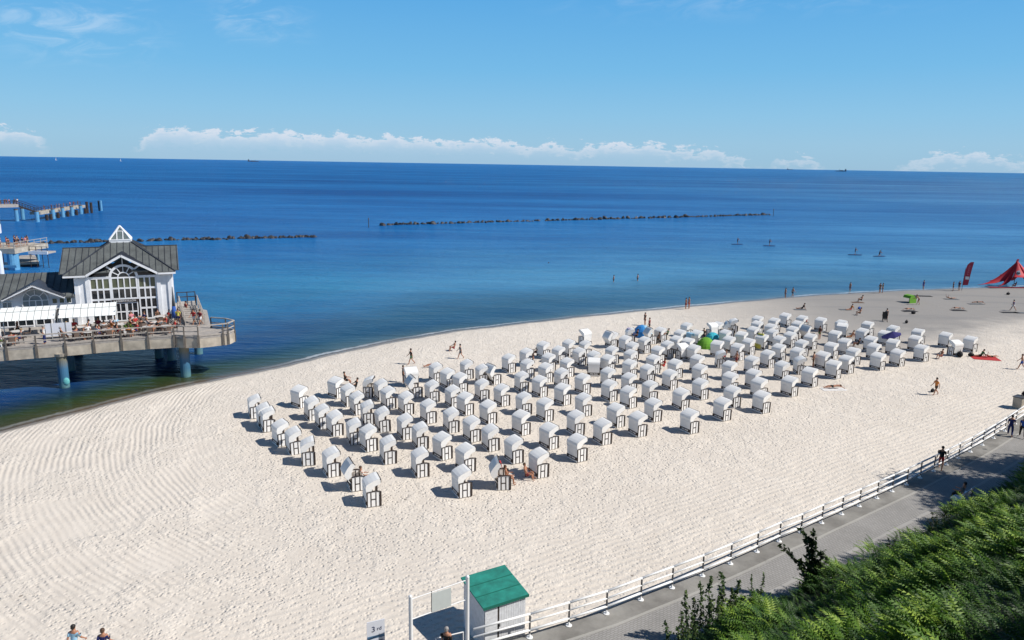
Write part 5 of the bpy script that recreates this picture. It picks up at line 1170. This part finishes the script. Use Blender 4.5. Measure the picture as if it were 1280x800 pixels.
def seams(mb, e0, e1, t0, t1, step, z=.05):
    """raised seams from the eave line e0-e1 straight up to the top line t0-t1"""
    e0, e1, t0, t1 = map(Vector, (e0, e1, t0, t1)); n = max(2, int((e1 - e0).length / step))
    ax = (e1 - e0).normalized()
    for i in range(1, n):
        p = e0.lerp(e1, i / n); s_ = (p - e0).dot(ax); a = (t0 - e0).dot(ax); b = (t1 - e0).dot(ax)
        if s_ < a: k = s_ / a if a else 0; q = e0.lerp(t0, k)
        elif s_ > b: k = ((e1 - e0).length - s_) / ((e1 - e0).length - b); q = e1.lerp(t1, k)
        else: q = t0.lerp(t1, (s_ - a) / (b - a) if b > a else 0)
        mb.bar(p + Vector((0, 0, z * .5)), q + Vector((0, 0, z * .5)), .034, .055)
cu, cv, hw = 9.15, 13.4, 5.0
C4 = [rel_(cu - hw, cv - hw, 8.72), rel_(cu + hw, cv - hw, 8.72), rel_(cu + hw, cv + hw, 8.72), rel_(cu - hw, cv + hw, 8.72)]
tp = .95; T4 = [rel_(cu - tp, cv - tp, 11.45), rel_(cu + tp, cv - tp, 11.45), rel_(cu + tp, cv + tp, 11.45), rel_(cu - tp, cv + tp, 11.45)]
rm = MB()
for i in (1, 2, 3): j = (i + 1) % 4; slab(rm, [C4[i], C4[j], T4[j], T4[i]], .08)
gu, gp, ge, gh = 9.3, 10.62, 8.74, 3.2
tk = (gp - 8.72) / (11.45 - 8.72); Pk = rel_(gu, cv - hw + tk * (hw - tp), gp); Ga = rel_(gu - gh, cv - hw, 8.72); Gb = rel_(gu + gh, cv - hw, 8.72)
slab(rm, [C4[0], Ga, Pk, T4[0]], .08); slab(rm, [Gb, C4[1], T4[1], Pk], .08); slab(rm, [Pk, T4[1], T4[0]], .08)
main = rm.build('roof', MR, pav); se = MB()
for i in (1, 2, 3): j = (i + 1) % 4; seams(se, C4[i], C4[j], T4[i], T4[j], .62)
for k in range(1, 17):
    u = cu - hw + k * 2 * hw / 17; du = abs(u - gu); t0 = 0.0
    if du < gh: t0 = max(0, (ge + (gp - ge) * (1 - du / gh) - 8.72) / 2.73)
    t1 = min(1.0, (hw - abs(u - cu)) / (hw - tp))
    if t1 > t0 + .04: se.bar(rel_(u, cv - hw + t0 * (hw - tp), 8.76 + t0 * 2.73), rel_(u, cv - hw + t1 * (hw - tp), 8.76 + t1 * 2.73), .034, .055)
for i in range(4): se.bar(Vector(C4[i]) + Vector((0, 0, .04)), Vector(T4[i]) + Vector((0, 0, .04)), .10, .10)
se.build('seam', MRD, main)
# side gables left and right, ridge across
sg_ = MB(); rz_ = 10.85
for sgn_ in (-1, 1):
    ue = cu + sgn_ * 5.35; ui = cu + sgn_ * 1.0
    slab(sg_, [rel_(ue, cv - 4.7, 8.86), rel_(ui, cv - 4.7, 8.86), rel_(ui, cv, rz_), rel_(ue, cv, rz_)]); slab(sg_, [rel_(ue, cv + 4.7, 8.86), rel_(ui, cv + 4.7, 8.86), rel_(ui, cv, rz_), rel_(ue, cv, rz_)])
side = sg_.build('side_gable_roof', MR, pav); se = MB()
for sgn_ in (-1, 1):
    for k in range(8): u = cu + sgn_ * (1.2 + k * .58); se.bar(rel_(u, cv - 4.7, 8.91), rel_(u, cv, rz_ + .03), .034, .055)
    se.bar(rel_(cu + sgn_ * 1, cv, rz_ + .03), rel_(cu + sgn_ * 5.35, cv, rz_ + .03), .12, .08)
se.build('seam', MRD, side)
gw = MB()
for sgn_ in (-1, 1): u = cu + sgn_ * 4.9; a = [rel_(u - .05, cv - 4.2, 8.6), rel_(u - .05, cv + 4.2, 8.6), rel_(u - .05, cv, 10.6)]; gw.add(a + [(x + .1, y, z) for x, y, z in a], [(0, 1, 2), (5, 4, 3), (0, 3, 4, 1), (1, 4, 5, 2), (2, 5, 3, 0)])
gw.build('gable_wall', M['white'], pav)
# front gable
fg = MB(); gp = 10.62; ge = 8.74; gh = 3.2; vf = 8.45; vb = 12.6
slab(fg, [rel_(9.3 - gh, vf, ge), rel_(9.3, vf, gp), rel_(9.3, vb, gp), rel_(9.3 - gh, vb, ge)]); slab(fg, [rel_(9.3 + gh, vf, ge), rel_(9.3, vf, gp), rel_(9.3, vb, gp), rel_(9.3 + gh, vb, ge)])
fgo = fg.build('front_gable_roof', MRD, pav); se = MB()
for sgn_ in (-1, 1):
    for k in range(1, 7): v = vf + k * .6; se.bar(rel_(9.3 + sgn_ * gh, v, ge + .03), rel_(9.3, v, gp + .03), .034, .055)
se.build('seam', MRD, fgo)
fa = MB()
for sgn_ in (-1, 1): fa.bar(rel_(9.3 + sgn_ * (gh + .0), vf + .06, ge - .16), rel_(9.3, vf + .06, gp - .16), .14, .22)
for (p, q) in ((C4[0], (rel_(9.3 - gh - .05, cv - hw, 8.72))), (rel_(9.3 + gh + .05, cv - hw, 8.72), C4[1])): fa.bar(Vector(p) - Vector((0, 0, .17)), Vector(q) - Vector((0, 0, .17)), .12, .16)
fa.bar(Vector(C4[1]) - Vector((.05, -.1, .17)), Vector(C4[2]) - Vector((.05, 0, .17)), .12, .16)
fa.build('fascia', M['white'], pav)
sof = MB(); bx(sof, cu - hw + .1, cu + hw - .1, cv - hw + .1, 9.0, 8.50, 8.56); 
# glass pyramid
cp_ = MB(); bx(cp_, cu - 1.02, cu + 1.02, cv - 1.02, cv + 1.02, 11.40, 11.68); cup = cp_.build('lantern', M['white'], pav)
B4 = [Vector(rel_(cu + a, cv + b, 11.68)) for a, b in ((-1, -1), (1, -1), (1, 1), (-1, 1))]; ap = Vector(rel_(cu, cv, 13.05)); fr = MB()
for b in B4: fr.bar(b, ap, .13, .13)
for i in range(4):
    a, b = B4[i], B4[(i + 1) % 4]; fr.bar(a, b, .12, .12); m0 = a.lerp(b, .36); m1 = a.lerp(b, .64); fr.bar(m0, m0.lerp(ap, .72 * 1.0) if False else m0 + (ap - a.lerp(b, .5)) * .62, .08, .08); fr.bar(m1, m1 + (ap - a.lerp(b, .5)) * .62, .08, .08); fr.bar(a.lerp(ap, .62), b.lerp(ap, .62), .08, .08)
fr.build('frame', M['white'], cup); gl = MB()
gl.add([b * .97 + ap * .03 for b in B4] + [ap - Vector((0, 0, .05))], [(0, 1, 4), (1, 2, 4), (2, 3, 4), (3, 0, 4), (3, 2, 1, 0)]); gl.build('glass', mat('lantern_glass', (.12, .15, .15), .12, var=.3), cup)

# wing with small gable ------------------------------------------------
wing = pthing('pavilion_wing', 1.6, 9.2, DZ, 'low white wing with fan window gable and dark roof left of the pavilion', 'building')
def rw(u, v, z): return (u - 1.6, v - 9.2, z - DZ)
def bw_(mb, u0, u1, v0, v1, z0, z1): a = rw(u0, v0, z0); b = rw(u1, v1, z1); return mb.box(a[0], b[0], a[1], b[1], a[2], b[2])
m1 = MB(); bw_(m1, -24, 4.95, 9.2, 9.45, DZ, 6.7); bw_(m1, -24, -23.8, 9.46, 17, DZ, 6.7); a = [rw(-.75, 9.14, 6.5), rw(3.95, 9.14, 6.5), rw(1.6, 9.14, 7.85)]; m1.add(a + [(x, y + .05, z) for x, y, z in a], [(0, 1, 2), (5, 4, 3), (0, 3, 4, 1), (1, 4, 5, 2), (2, 5, 3, 0)])
m1.build('wall', M['white'], wing)
r1 = MB(); slab(r1, [rw(-24, 8.5, 6.62), rw(-1.0, 8.5, 6.62), rw(1.6, 12.25, 8.02), rw(1.6, 13.4, 8.45), rw(-24, 13.4, 8.45)]); slab(r1, [rw(4.2, 8.5, 6.62), rw(4.9, 8.5, 6.62), rw(4.9, 13.4, 8.45), rw(1.6, 13.4, 8.45), rw(1.6, 12.25, 8.02)]); slab(r1, [rw(-24, 18, 6.62), rw(4.9, 18, 6.62), rw(4.9, 13.4, 8.45), rw(-24, 13.4, 8.45)])
r1o = r1.build('roof', MR, wing); se = MB()
for k in range(44):
    u = -21 + k * .6; du = abs(u - 1.6); v0_ = 8.5 if du > 2.6 else 8.5 + 3.75 * (1 - du / 2.6); se.bar(rw(u, v0_, 6.68 + (v0_ - 8.5) * .3735), rw(u, 13.4, 8.50), .034, .055)
se.build('seam', MRD, r1o)
r2 = MB()
for s_ in (-1, 1): slab(r2, [rw(1.6 + s_ * 2.6, 8.1, 6.72), rw(1.6, 8.1, 8.02), rw(1.6, 12.4, 8.02), rw(1.6 + s_ * 2.6, 12.4, 6.72)])
r2.build('gable_roof', MRD, wing); f2 = MB()
for s_ in (-1, 1): f2.bar(rw(1.6 + s_ * 2.6, 8.16, 6.60), rw(1.6, 8.16, 7.90), .12, .17)
f2.build('fascia', M['white'], wing)
# fan window
fw_ = MB(); n = 16; vs = [rw(1.6, 9.06, 6.35)] + [rw(1.6 + 1.05 * math.cos(R(180 * i / n)), 9.06, 6.35 + 1.05 * math.sin(R(180 * i / n))) for i in range(n + 1)]
fw_.add(vs + [(x, y + .05, z) for x, y, z in vs], [tuple([0] + list(range(1, n + 2))), tuple([n + 2] + list(range(2 * n + 3, n + 2, -1)))]); fo_ = fw_.build('fan_window', M['glasspale'], wing)
a2 = MB(); arc_(a2, 1.6, 6.35, 1.03, 1.14, 8.98, 9.055, rf=rw); arc_(a2, 1.6, 6.35, .46, .54, 8.99, 9.055, rf=rw)
for an in (45, 90, 135): a2.bar(rw(1.6 + .54 * math.cos(R(an)), 9.02, 6.35 + .54 * math.sin(R(an))), rw(1.6 + 1.04 * math.cos(R(an)), 9.02, 6.35 + 1.04 * math.sin(R(an))), .05, .07)
a2.build('frame', M['white'], fo_)
window(wing, .55, 2.65, 5.75, 6.28, 4, 1, 9.10, .07, .08, rw, M['glasspale'])
for u in (3.0, 3.6, 4.2): window(wing, u, u + .38, 5.95, 6.4, 1, 1, 9.16, .05, .05, rw, GG)
for u in (-3.1, -2.1, -1.1): window(wing, u, u + .7, 5.7, 6.25, 2, 1, 9.16, .06, .05, rw, M['glasspale'])
for u in (-4.5, -3.0, -1.5, 0.0, 1.5, 3.0): window(wing, u, u + 1.2, 3.9, 5.4, 2, 1, 9.16, .06, .06, rw, G)

# canopies -------------------------------------------------------------
def canopy(u0, u1, n, label):
    c = pthing('terrace_canopy', u0, 5, DZ, label, 'canopy', 'white canopies over the terrace'); prof = [(6.3, 6.22), (5.1, 5.98), (4.0, 5.38)]
    mb = MB()
    for (v0, z0), (v1, z1) in zip(prof, prof[1:]): slab(mb, [(0, v0 - 5, z0 - DZ), (u1 - u0, v0 - 5, z0 - DZ), (u1 - u0, v1 - 5, z1 - DZ), (0, v1 - 5, z1 - DZ)], .03)
    mb.build('fabric', M['awning'], c); ln = MB()
    for i in range(n + 1):
        u = (u1 - u0) * i / n
        for (v0, z0), (v1, z1) in zip(prof, prof[1:]): ln.bar((u, v0 - 5, z0 - DZ + .012), (u, v1 - 5, z1 - DZ + .012), .035, .03)
    ln.bar((0, .1, 5.995 - DZ), (u1 - u0, .1, 5.995 - DZ), .05, .03); ln.build('frame', M['canopyline'], c)
    for u in (.08, u1 - u0 - .08):
        for v in (-.6, 1.1): MB().tube((u, v, 0), (u, v, 2.1 + (v > 0) * .2), .045, .045, 8).build('post', M['rail'], c)
canopy(-.75, 3.75, 8, 'white fabric canopy over the terrace, in front of the fan window gable')
canopy(4.0, 8.75, 8, 'white fabric canopy over the terrace, in front of the big window wall')

# terrace furniture and diners -----------------------------------------
tb_top = MB().tube((0, 0, .72), (0, 0, .75), .55, .55, 16).mesh('tabletop', M['tabletop']); tb_leg = MB().tube((0, 0, .02), (0, 0, .72), .04, .04, 8).tube((0, 0, 0), (0, 0, .03), .25, .22, 12).mesh('leg', M['darkmetal'])
ch_seat = MB().box(-.22, .22, -.22, .22, .42, .46).mesh('seat', M['chairwood']); ch_back = MB().prism([(-.22, .46), (-.18, .46), (-.24, .88), (-.28, .88)], -.21, .21).mesh('backrest', M['chairwood'])
ch_leg = MB().box(-.02, .02, -.02, .02, 0, .42).mesh('leg', M['darkmetal'])
nT = 0; tops = ['red', 'maroon', 'black', 'white', 'red', 'grey', 'pink', 'navy', 'brown', 'red', 'white', 'maroon', 'lilac', 'black', 'pale_blue', 'orange']
rt = random.Random(11); tabs = []
for i, u in enumerate([-5.6, -3.6, -1.4, .6, 5.2, 6.7, 8.2, 9.7, 11.3, 12.9]): tabs.append((u + rt.uniform(-.2, .2), 1.7 + rt.uniform(-.3, .3), 'front'))
for i, u in enumerate([-4.6, -2.2, .8, 5.7, 7.4, 9.0, 10.7, 12.2]): tabs.append((u + rt.uniform(-.2, .2), 4.1 + rt.uniform(-.3, .3), 'back'))
tabs.append((10.2, 6.6, 'door')); tabs.append((12.4, 6.8, 'door'))
cnt = {'front': 0, 'back': 0, 'door': 0}; rown = {'front': 'railing row', 'back': 'middle terrace row', 'door': 'window row'}
di = 0
for (u, v, rw_) in tabs:
    k = ORD[cnt[rw_]]; cnt[rw_] += 1; where = '%s table from left, %s' % (k, rown[rw_])
    tbl = pthing('cafe_table', u, v, DZ, 'pale round cafe table, ' + where.replace(' table', '') + ' of the pier terrace', 'table', 'cafe tables on the terrace'); part('tabletop', tb_top, tbl); part('leg', tb_leg, tbl)
    for j, an in enumerate(rt.sample([20, 110, 200, 290], 3)):
        a = R(an + rt.uniform(-15, 15)); cu_, cv_ = u + .82 * math.cos(a), v + .82 * math.sin(a)
        side_ = {0: 'right', 1: 'far', 2: 'left', 3: 'near'}[int(((an + 25) % 360) // 90)]
        c = pthing('cafe_chair', cu_, cv_, DZ, 'dark cafe chair, %s side of %s' % (side_, where), 'chair', 'cafe chairs on the terrace', rz=math.degrees(a) + 180)
        part('seat', ch_seat, c); part('backrest', ch_back, c)
        for x in (-.19, .19):
            for y in (-.19, .19): part('leg', ch_leg, c).location = (x, y, 0)
        if rt.random() < (.82 if u > 4 else .4):
            tc_ = tops[di % len(tops)]; di += 1; q = UV(cu_, cv_, DZ)
            person('chair', q, math.degrees(PA + a) + 180, tc_, rt.choice(['black', 'navy', 'grey']), rt.choice(['dark hair', 'brown hair', 'grey hair', 'blond hair']), 'diner in %s, %s side of %s' % (tc_.replace('_', ' '), side_, where), group='diners on the pier terrace')
def pp(u, v, pose, hd, top, bot, hair, lab, **k): return person(pose, UV(u, v, DZ), hd, top, bot, hair, lab, **k)
pp(.55, 5.0, 'walk', 20, 'black', 'black', 'dark hair', 'waiter in black walking under the left canopy', long=True)
pp(3.2, .9, 'stand', 200, 'white', 'navy', 'grey hair', 'person in white shirt standing at the pier railing, left of the menu board', long=True)
pp(14.1, 5.3, 'stand', 100, 'yellow', 'navy', 'brown hair', 'person in yellow top standing by the folded parasol')
pp(15.5, 4.8, 'walk', 250, 'red', 'white', 'dark hair', 'person in red shirt coming down the pier stairs')
pp(16.1, 4.3, 'walk', 240, 'maroon', 'white', 'dark hair', 'person in dark red shirt beside the stair railing')
pp(14.9, 9.3, 'stand', 240, 'maroon', 'black', 'dark hair', 'person in dark red at the top of the pier stairs')
mbd = pthing('menu_board', 4.1, 2.9, DZ, 'white three-panel screen standing on the terrace', 'screen')
for x in (-.82, 0, .82): w_ = .42 if x == 0 else .22; MB().box(x - w_ - (.12 if x == 0 else 0), x + w_ + (.12 if x == 0 else 0), -.03, .03, .25, 1.45).build('panel', M['signwhite'], mbd)
MB().box(-.58, -.53, -.06, .06, 0, 1.5).box(.53, .58, -.06, .06, 0, 1.5).build('frame', M['canopyline'], mbd)
fp_ = pthing('folded_parasol', 13.75, 6.8, DZ, 'tall folded dark and blue parasol against the pavilion corner', 'parasol')
MB().tube((0, 0, 0), (0, 0, 3.6), .04, .03, 8).build('pole', M['darkmetal'], fp_); MB().tube((0, 0, 1.7), (0, 0, 3.7), .16, .03, 8).build('canopy', F['grey'], fp_, smooth=True); MB().tube((0, 0, .5), (0, 0, 1.7), .26, .17, 8).build('cover', F['blue'], fp_, smooth=True)
def planter(u, v, s_, label):
    c = pthing('planter', u, v, DZ, label, 'planter'); MB().box(-.5 * s_, .5 * s_, -.25, .25, 0, .45).build('box', M['white'], c)
    V, Fc, tn = leaves([(rt.gauss(0, .3 * s_), rt.gauss(0, .15), .65 + rt.gauss(0, .14)) for _ in range(420)], .06, rt.random); tri_mesh('plant', V, Fc, tn, fern_mat, c)
planter(9.75, 2.9, .8, 'small planter with yellow-green bush between the terrace tables'); planter(-.6, .75, 1.2, 'white flower box with green plants at the left end of the railing')

# stairs up to the walkway ---------------------------------------------
stp = pthing('pier_stairs', 15.6, 4.2, DZ, 'wooden stairs with railings climbing beside the pavilion to a landing', 'stairs')
tr2 = MB()
for k in range(10): y = k * .55; z = .11 * (k + 1); tr2.box(-.85 - k * .05, .85 - k * .05, y, y + .56, z - .11 if k else 0, z)
tr2.build('steps', M['deck'], stp); MB().box(-1.5, .3, 5.5, 8.5, .95, 1.10).build('landing', M['deck'], stp)
for s_, nm in ((-.88, 'railing'), (.88, 'railing')):
    m = MB(); 
    for z in (.45, .75, 1.1): m.bar((s_, 0, z + .1), (s_ - .45, 5.5, z + 1.1), .07, .08)
    for k in range(5): y = k * 1.35; x = s_ - y * .082; m.box(x - .04, x + .04, y - .04, y + .04, 0, 1.22 + y * .19)
    m.build(nm, M['wood'], stp)
m = MB()
for z in (1.6, 2.1): m.bar((-1.5, 8.45, z), (.3, 8.45, z), .07, .08).bar((.3, 8.45, z), (.3, 5.5, z), .07, .08)
for x, y in ((-1.5, 8.45), (-.5, 8.45), (.3, 8.45), (.3, 7.0), (.3, 5.6)): m.box(x - .05, x + .05, y - .05, y + .05, -.2, 2.15)
m.build('landing_railing', M['trim'], stp)

# far parts of the pier -------------------------------------------------
def vz(px, py, yt):
    q = at(px, py, -.3); lo, hi = -.3, 40
    for _ in range(40):
        m_ = (lo + hi) / 2; d_ = Vector((q.x, q.y, m_ - CAM_H)); y = 400 - 924 * d_.dot(Vector(_u2)) / d_.dot(Vector(_f)); lo, hi = (m_, hi) if y > yt else (lo, m_)
    return lo
tip = empty('pier_landing', at(47, 277, -.3), 0, 'distant end of the pier, walkway on light blue piles sloping to a low landing', 'pier'); TB = Vector(tip.location)
def T_(q, z): return (q.x - TB.x, q.y - TB.y, z - TB.z)
for (px, py, r_, top) in ((21.5, 276.5, .58, 3.2), (29, 274.5, .58, 3.2), (47, 277.5, .62, 2.9), (67, 273.5, .6, 2.8), (79, 271.5, .6, 2.8), (90.5, 269.8, .6, 2.7), (101.5, 267.6, .6, 2.7)):
    q = at(px, py, -.3); o = MB().tube(T_(q, -2), T_(q, top), r_, r_, 12).build('pile', M['bluepile'], tip); MB().tube(T_(q, top), T_(q, top + .35), r_ * 1.02, r_ * 1.02, 12).build('pile_top', M['concdark'], o)
for (px, py) in ((59, 275.5), (64, 274.8), (73, 272.6), (85, 270.8), (96, 269), (107, 267)):
    q = at(px, py, -.3); MB().tube(T_(q, -1), T_(q, 1.6), .5, .5, 8).build('inner_pile', M['trim'], tip)
q = at(109.5, 266.5, -.3); MB().tube(T_(q, -1), T_(q, 3.9), .45, .45, 10).tube(T_(q + Vector((1.0, 1, 0)), -1), T_(q + Vector((1.0, 1, 0)), 3.6), .45, .45, 10).build('timber_pile', M['trim'], tip)
d0, d1 = at(50, 275.5, -.3), at(106, 265.5, -.3); sd_ = Vector((-(d1 - d0).y, (d1 - d0).x, 0)).normalized() * 1.2
MB().bar(T_(d0 + sd_, 2.0), T_(d1 + sd_, 2.0), 3.2, .9).build('low_deck', M['concrete'], tip)
m = MB()
for z in (3.2, 3.7): m.bar(T_(d0 + sd_, z), T_(d1 + sd_, z), .10, .10)
for k in range(16): q = (d0 + sd_).lerp(d1 + sd_, k / 15); m.tube(T_(q, 2.3), T_(q, 3.75), .08, .08, 5)
m.build('low_railing', M['trim'], tip)
h0, h1 = at(-60, 279, -.3), at(23, 276, -.3); MB().bar(T_(h0, 4.6), T_(h1, 4.6), 5, .9).build('high_deck', M['wood'], tip)
m = MB()
for z in (5.7, 6.2): m.bar(T_(h0, z), T_(h1, z), .12, .12)
for k in range(22): q = h0.lerp(h1, k / 21); m.tube(T_(q, 5), T_(q, 6.25), .09, .09, 5)
m.build('high_railing', M['trim'], tip)
m = MB(); m.bar(T_(h1, 4.6), T_(d0, 2.1), 2.6, .35)
for z in (.9, 1.5):
    for k in (-1.2, 1.2): off_ = Vector((0, k, 0)); m.bar(Vector(T_(h1, 4.7 + z)) + off_, Vector(T_(d0, 2.2 + z)) + off_, .12, .12)
for k in range(9): q = Vector(T_(h1, 4.7)).lerp(Vector(T_(d0, 2.2)), k / 8); m.tube(q - Vector((0, 1.2, 0)), q + Vector((0, -1.2, 1.5)), .08, .08, 5)
m.build('ramp', M['trim'], tip)
fc = ['black', 'white', 'red', 'navy', 'grey', 'black', 'brown', 'pink']
for k in range(18):
    q = h0.lerp(h1, .30 + .70 * k / 17); person('stand', (q.x + rt.gauss(0, .3), q.y + rt.gauss(0, .8), 5.06), rt.uniform(0, 360), fc[k % 8], 'black', 'dark hair', 'tiny distant visitor on the high far walkway of the pier', group='visitors on the far high walkway')
for k in range(8):
    q = (d0 + sd_).lerp(d1 + sd_, .2 + .75 * k / 7 + rt.uniform(-.03, .03)); person('stand', (q.x, q.y, 2.46), rt.uniform(0, 360), fc[(k * 3) % 8], 'black', 'dark hair', 'tiny distant visitor on the low landing deck of the pier head', group='visitors on the low landing deck')
for px, py, lab, r_, zt_ in ((126.8, 263.5, 'pair of blue mooring piles alone right of the pier head', .7, 3.2),):
    q = at(px, py, -.3); o = empty('mooring_pile', q, 0, 'thick blue mooring pile standing alone right of the pier head', 'pile'); MB().tube((0, 0, -2), (0, 0, 3.9), .45, .45, 12).build('pile', M['bluepile'], o); MB().tube((-.85, 0, -2), (-.85, 0, 3.9), .28, .28, 8).build('timber', M['trim'], o)
q = at(48.3, 326, -.3); o = empty('mooring_pile', q, 0, 'slim light blue mooring pile beside the grey pontoon', 'pile'); MB().tube((0, 0, -2), (0, 0, 1.9), .22, .22, 10).build('pile', M['bluepile'], o); MB().tube((0, 0, 1.9), (0, 0, 2.02), .23, .23, 10).build('pile_top', M['white'], o)
# pontoon and platform behind the wing
q0 = at(35, 333, -.3); pon = empty('pontoon', q0, math.atan2(q0.y, q0.x) - math.pi / 2 + R(2), 'grey floating landing pontoon behind the wing roof', 'pontoon'); MB().box(-1.8, 1.8, 0, 13, -.2, .55).build('float', M['trim'], pon); MB().box(-1.85, 1.85, -.05, 13, .56, .70).build('deck', M['wood'], pon); MB().box(-1.85, 1.85, -.10, -.06, .38, .60).build('edge', M['concrete'], pon)
m = MB()
for x in (-1.4, 1.1):
    for y in (10, 12.8): m.box(x - .06, x + .06, y - .06, y + .06, .7, 3.4)
    m.bar((x, 10, 3.4), (x, 12.8, 3.4), .1, .1)
m.bar((-1.4, 10, 3.4), (1.1, 10, 3.4), .1, .1).bar((-1.4, 12.8, 3.4), (1.1, 12.8, 3.4), .1, .1); m.build('gangway_frame', M['trim'], pon)
p0 = at(18, 337, -.3); pf = empty('pier_platform', p0, 0, 'crowded upper platform of the pier on a thick light blue pile, left edge', 'pier')
MB().tube((0, 0, -2), (0, 0, 2.9), .95, .95, 16).build('pile', M['bluepile'], pf); MB().tube((-3.5, 1, -2), (-3.5, 1, 2.9), .95, .95, 16).build('pile', mat('navy_pile', (.02, .05, .14), .5), pf)
MB().box(-14, 1.0, -.8, 9, 3.0, 3.9).build('platform_slab', M['concrete'], pf); MB().box(-2.4, 1.2, -1.1, -.82, .5, .95).build('cross_beam', M['bluepile'], pf)
m = MB()
for z in (4.5, 5.0): m.bar((-14, -.7, z), (.95, -.7, z), .08, .08).bar((.95, -.7, z), (.95, 9, z), .08, .08)
for k in range(9): m.tube((-14 + k * 1.86, -.7, 3.9), (-14 + k * 1.86, -.7, 5.05), .06, .06, 5)
for k in range(6): m.tube((.95, -.7 + k * 1.9, 3.9), (.95, -.7 + k * 1.9, 5.05), .06, .06, 5)
m.build('railing', M['wood'], pf); MB().box(1.02, 4.6, 3.0, 5.4, 2.6, 2.9).build('side_landing', M['wood'], pf); MB().box(1.02, 4.6, 2.8, 2.98, 2.5, 3.1).build('landing_edge', M['white'], pf)
m = MB()
for z in (3.4, 3.9): m.bar((1.1, 3, z), (4.5, 3, z), .07, .07)
for x in (1.2, 2.4, 3.5, 4.5): m.tube((x, 3, -1), (x, 3, 3.95), .06, .06, 5)
m.build('landing_railing', M['trim'], pf)
for k in range(16):
    person('stand', (p0.x - .3 - rt.random() * 4.0, p0.y + rt.uniform(0, 7.5), 3.6), rt.uniform(0, 360), fc[(k * 5) % 8], 'black', 'dark hair', 'distant visitor crowding the railed platform at the left edge', group='visitors on the railed platform')
# white turret at the left edge
tq = at(-9, 315, -.3); tu = empty('pier_turret', tq, 0, 'white wooden turret with narrow windows cut by the left edge', 'turret'); n = 8
MB().tube((0, 0, 4.0), (0, 0, 12.4), 2.05, 2.05, 8).build('wall', M['white'], tu); MB().tube((0, 0, 12.4), (0, 0, 15.2), 2.6, .15, 8).build('roof', M['white'], tu); MB().tube((0, 0, -1), (0, 0, 4.0), 1.2, 1.2, 10).build('pile', M['bluepile'], tu)
for k in range(8): a = R(45 * k + 22.5); c = Vector((math.cos(a), math.sin(a), 0)) * 1.9; s2_ = Vector((-c.y, c.x, 0)).normalized(); m = MB(); m.add([tuple(c * 1.01 + s2_ * b * .45 + Vector((0, 0, z))) for z in (6.0, 11) for b in (-1, 1)] + [tuple(c * 1.03 + s2_ * b * .45 + Vector((0, 0, z))) for z in (6.0, 11) for b in (-1, 1)], [(0, 1, 3, 2), (4, 6, 7, 5), (0, 4, 5, 1), (2, 3, 7, 6), (0, 2, 6, 4), (1, 5, 7, 3)]); m.build('window', M['glass'], tu)
lp_ = at(1.5, 345, 3.7); tw = empty('lift_post', (lp_.x, lp_.y, -.3), 0, 'pale grey round post with rounded top at the left edge above the wing roof', 'post'); MB().tube((0, 0, 0), (0, 0, 7.2), .42, .42, 12).ball((0, 0, 7.2), .42, n=12, m=6).build('post', M['signwhite'], tw)
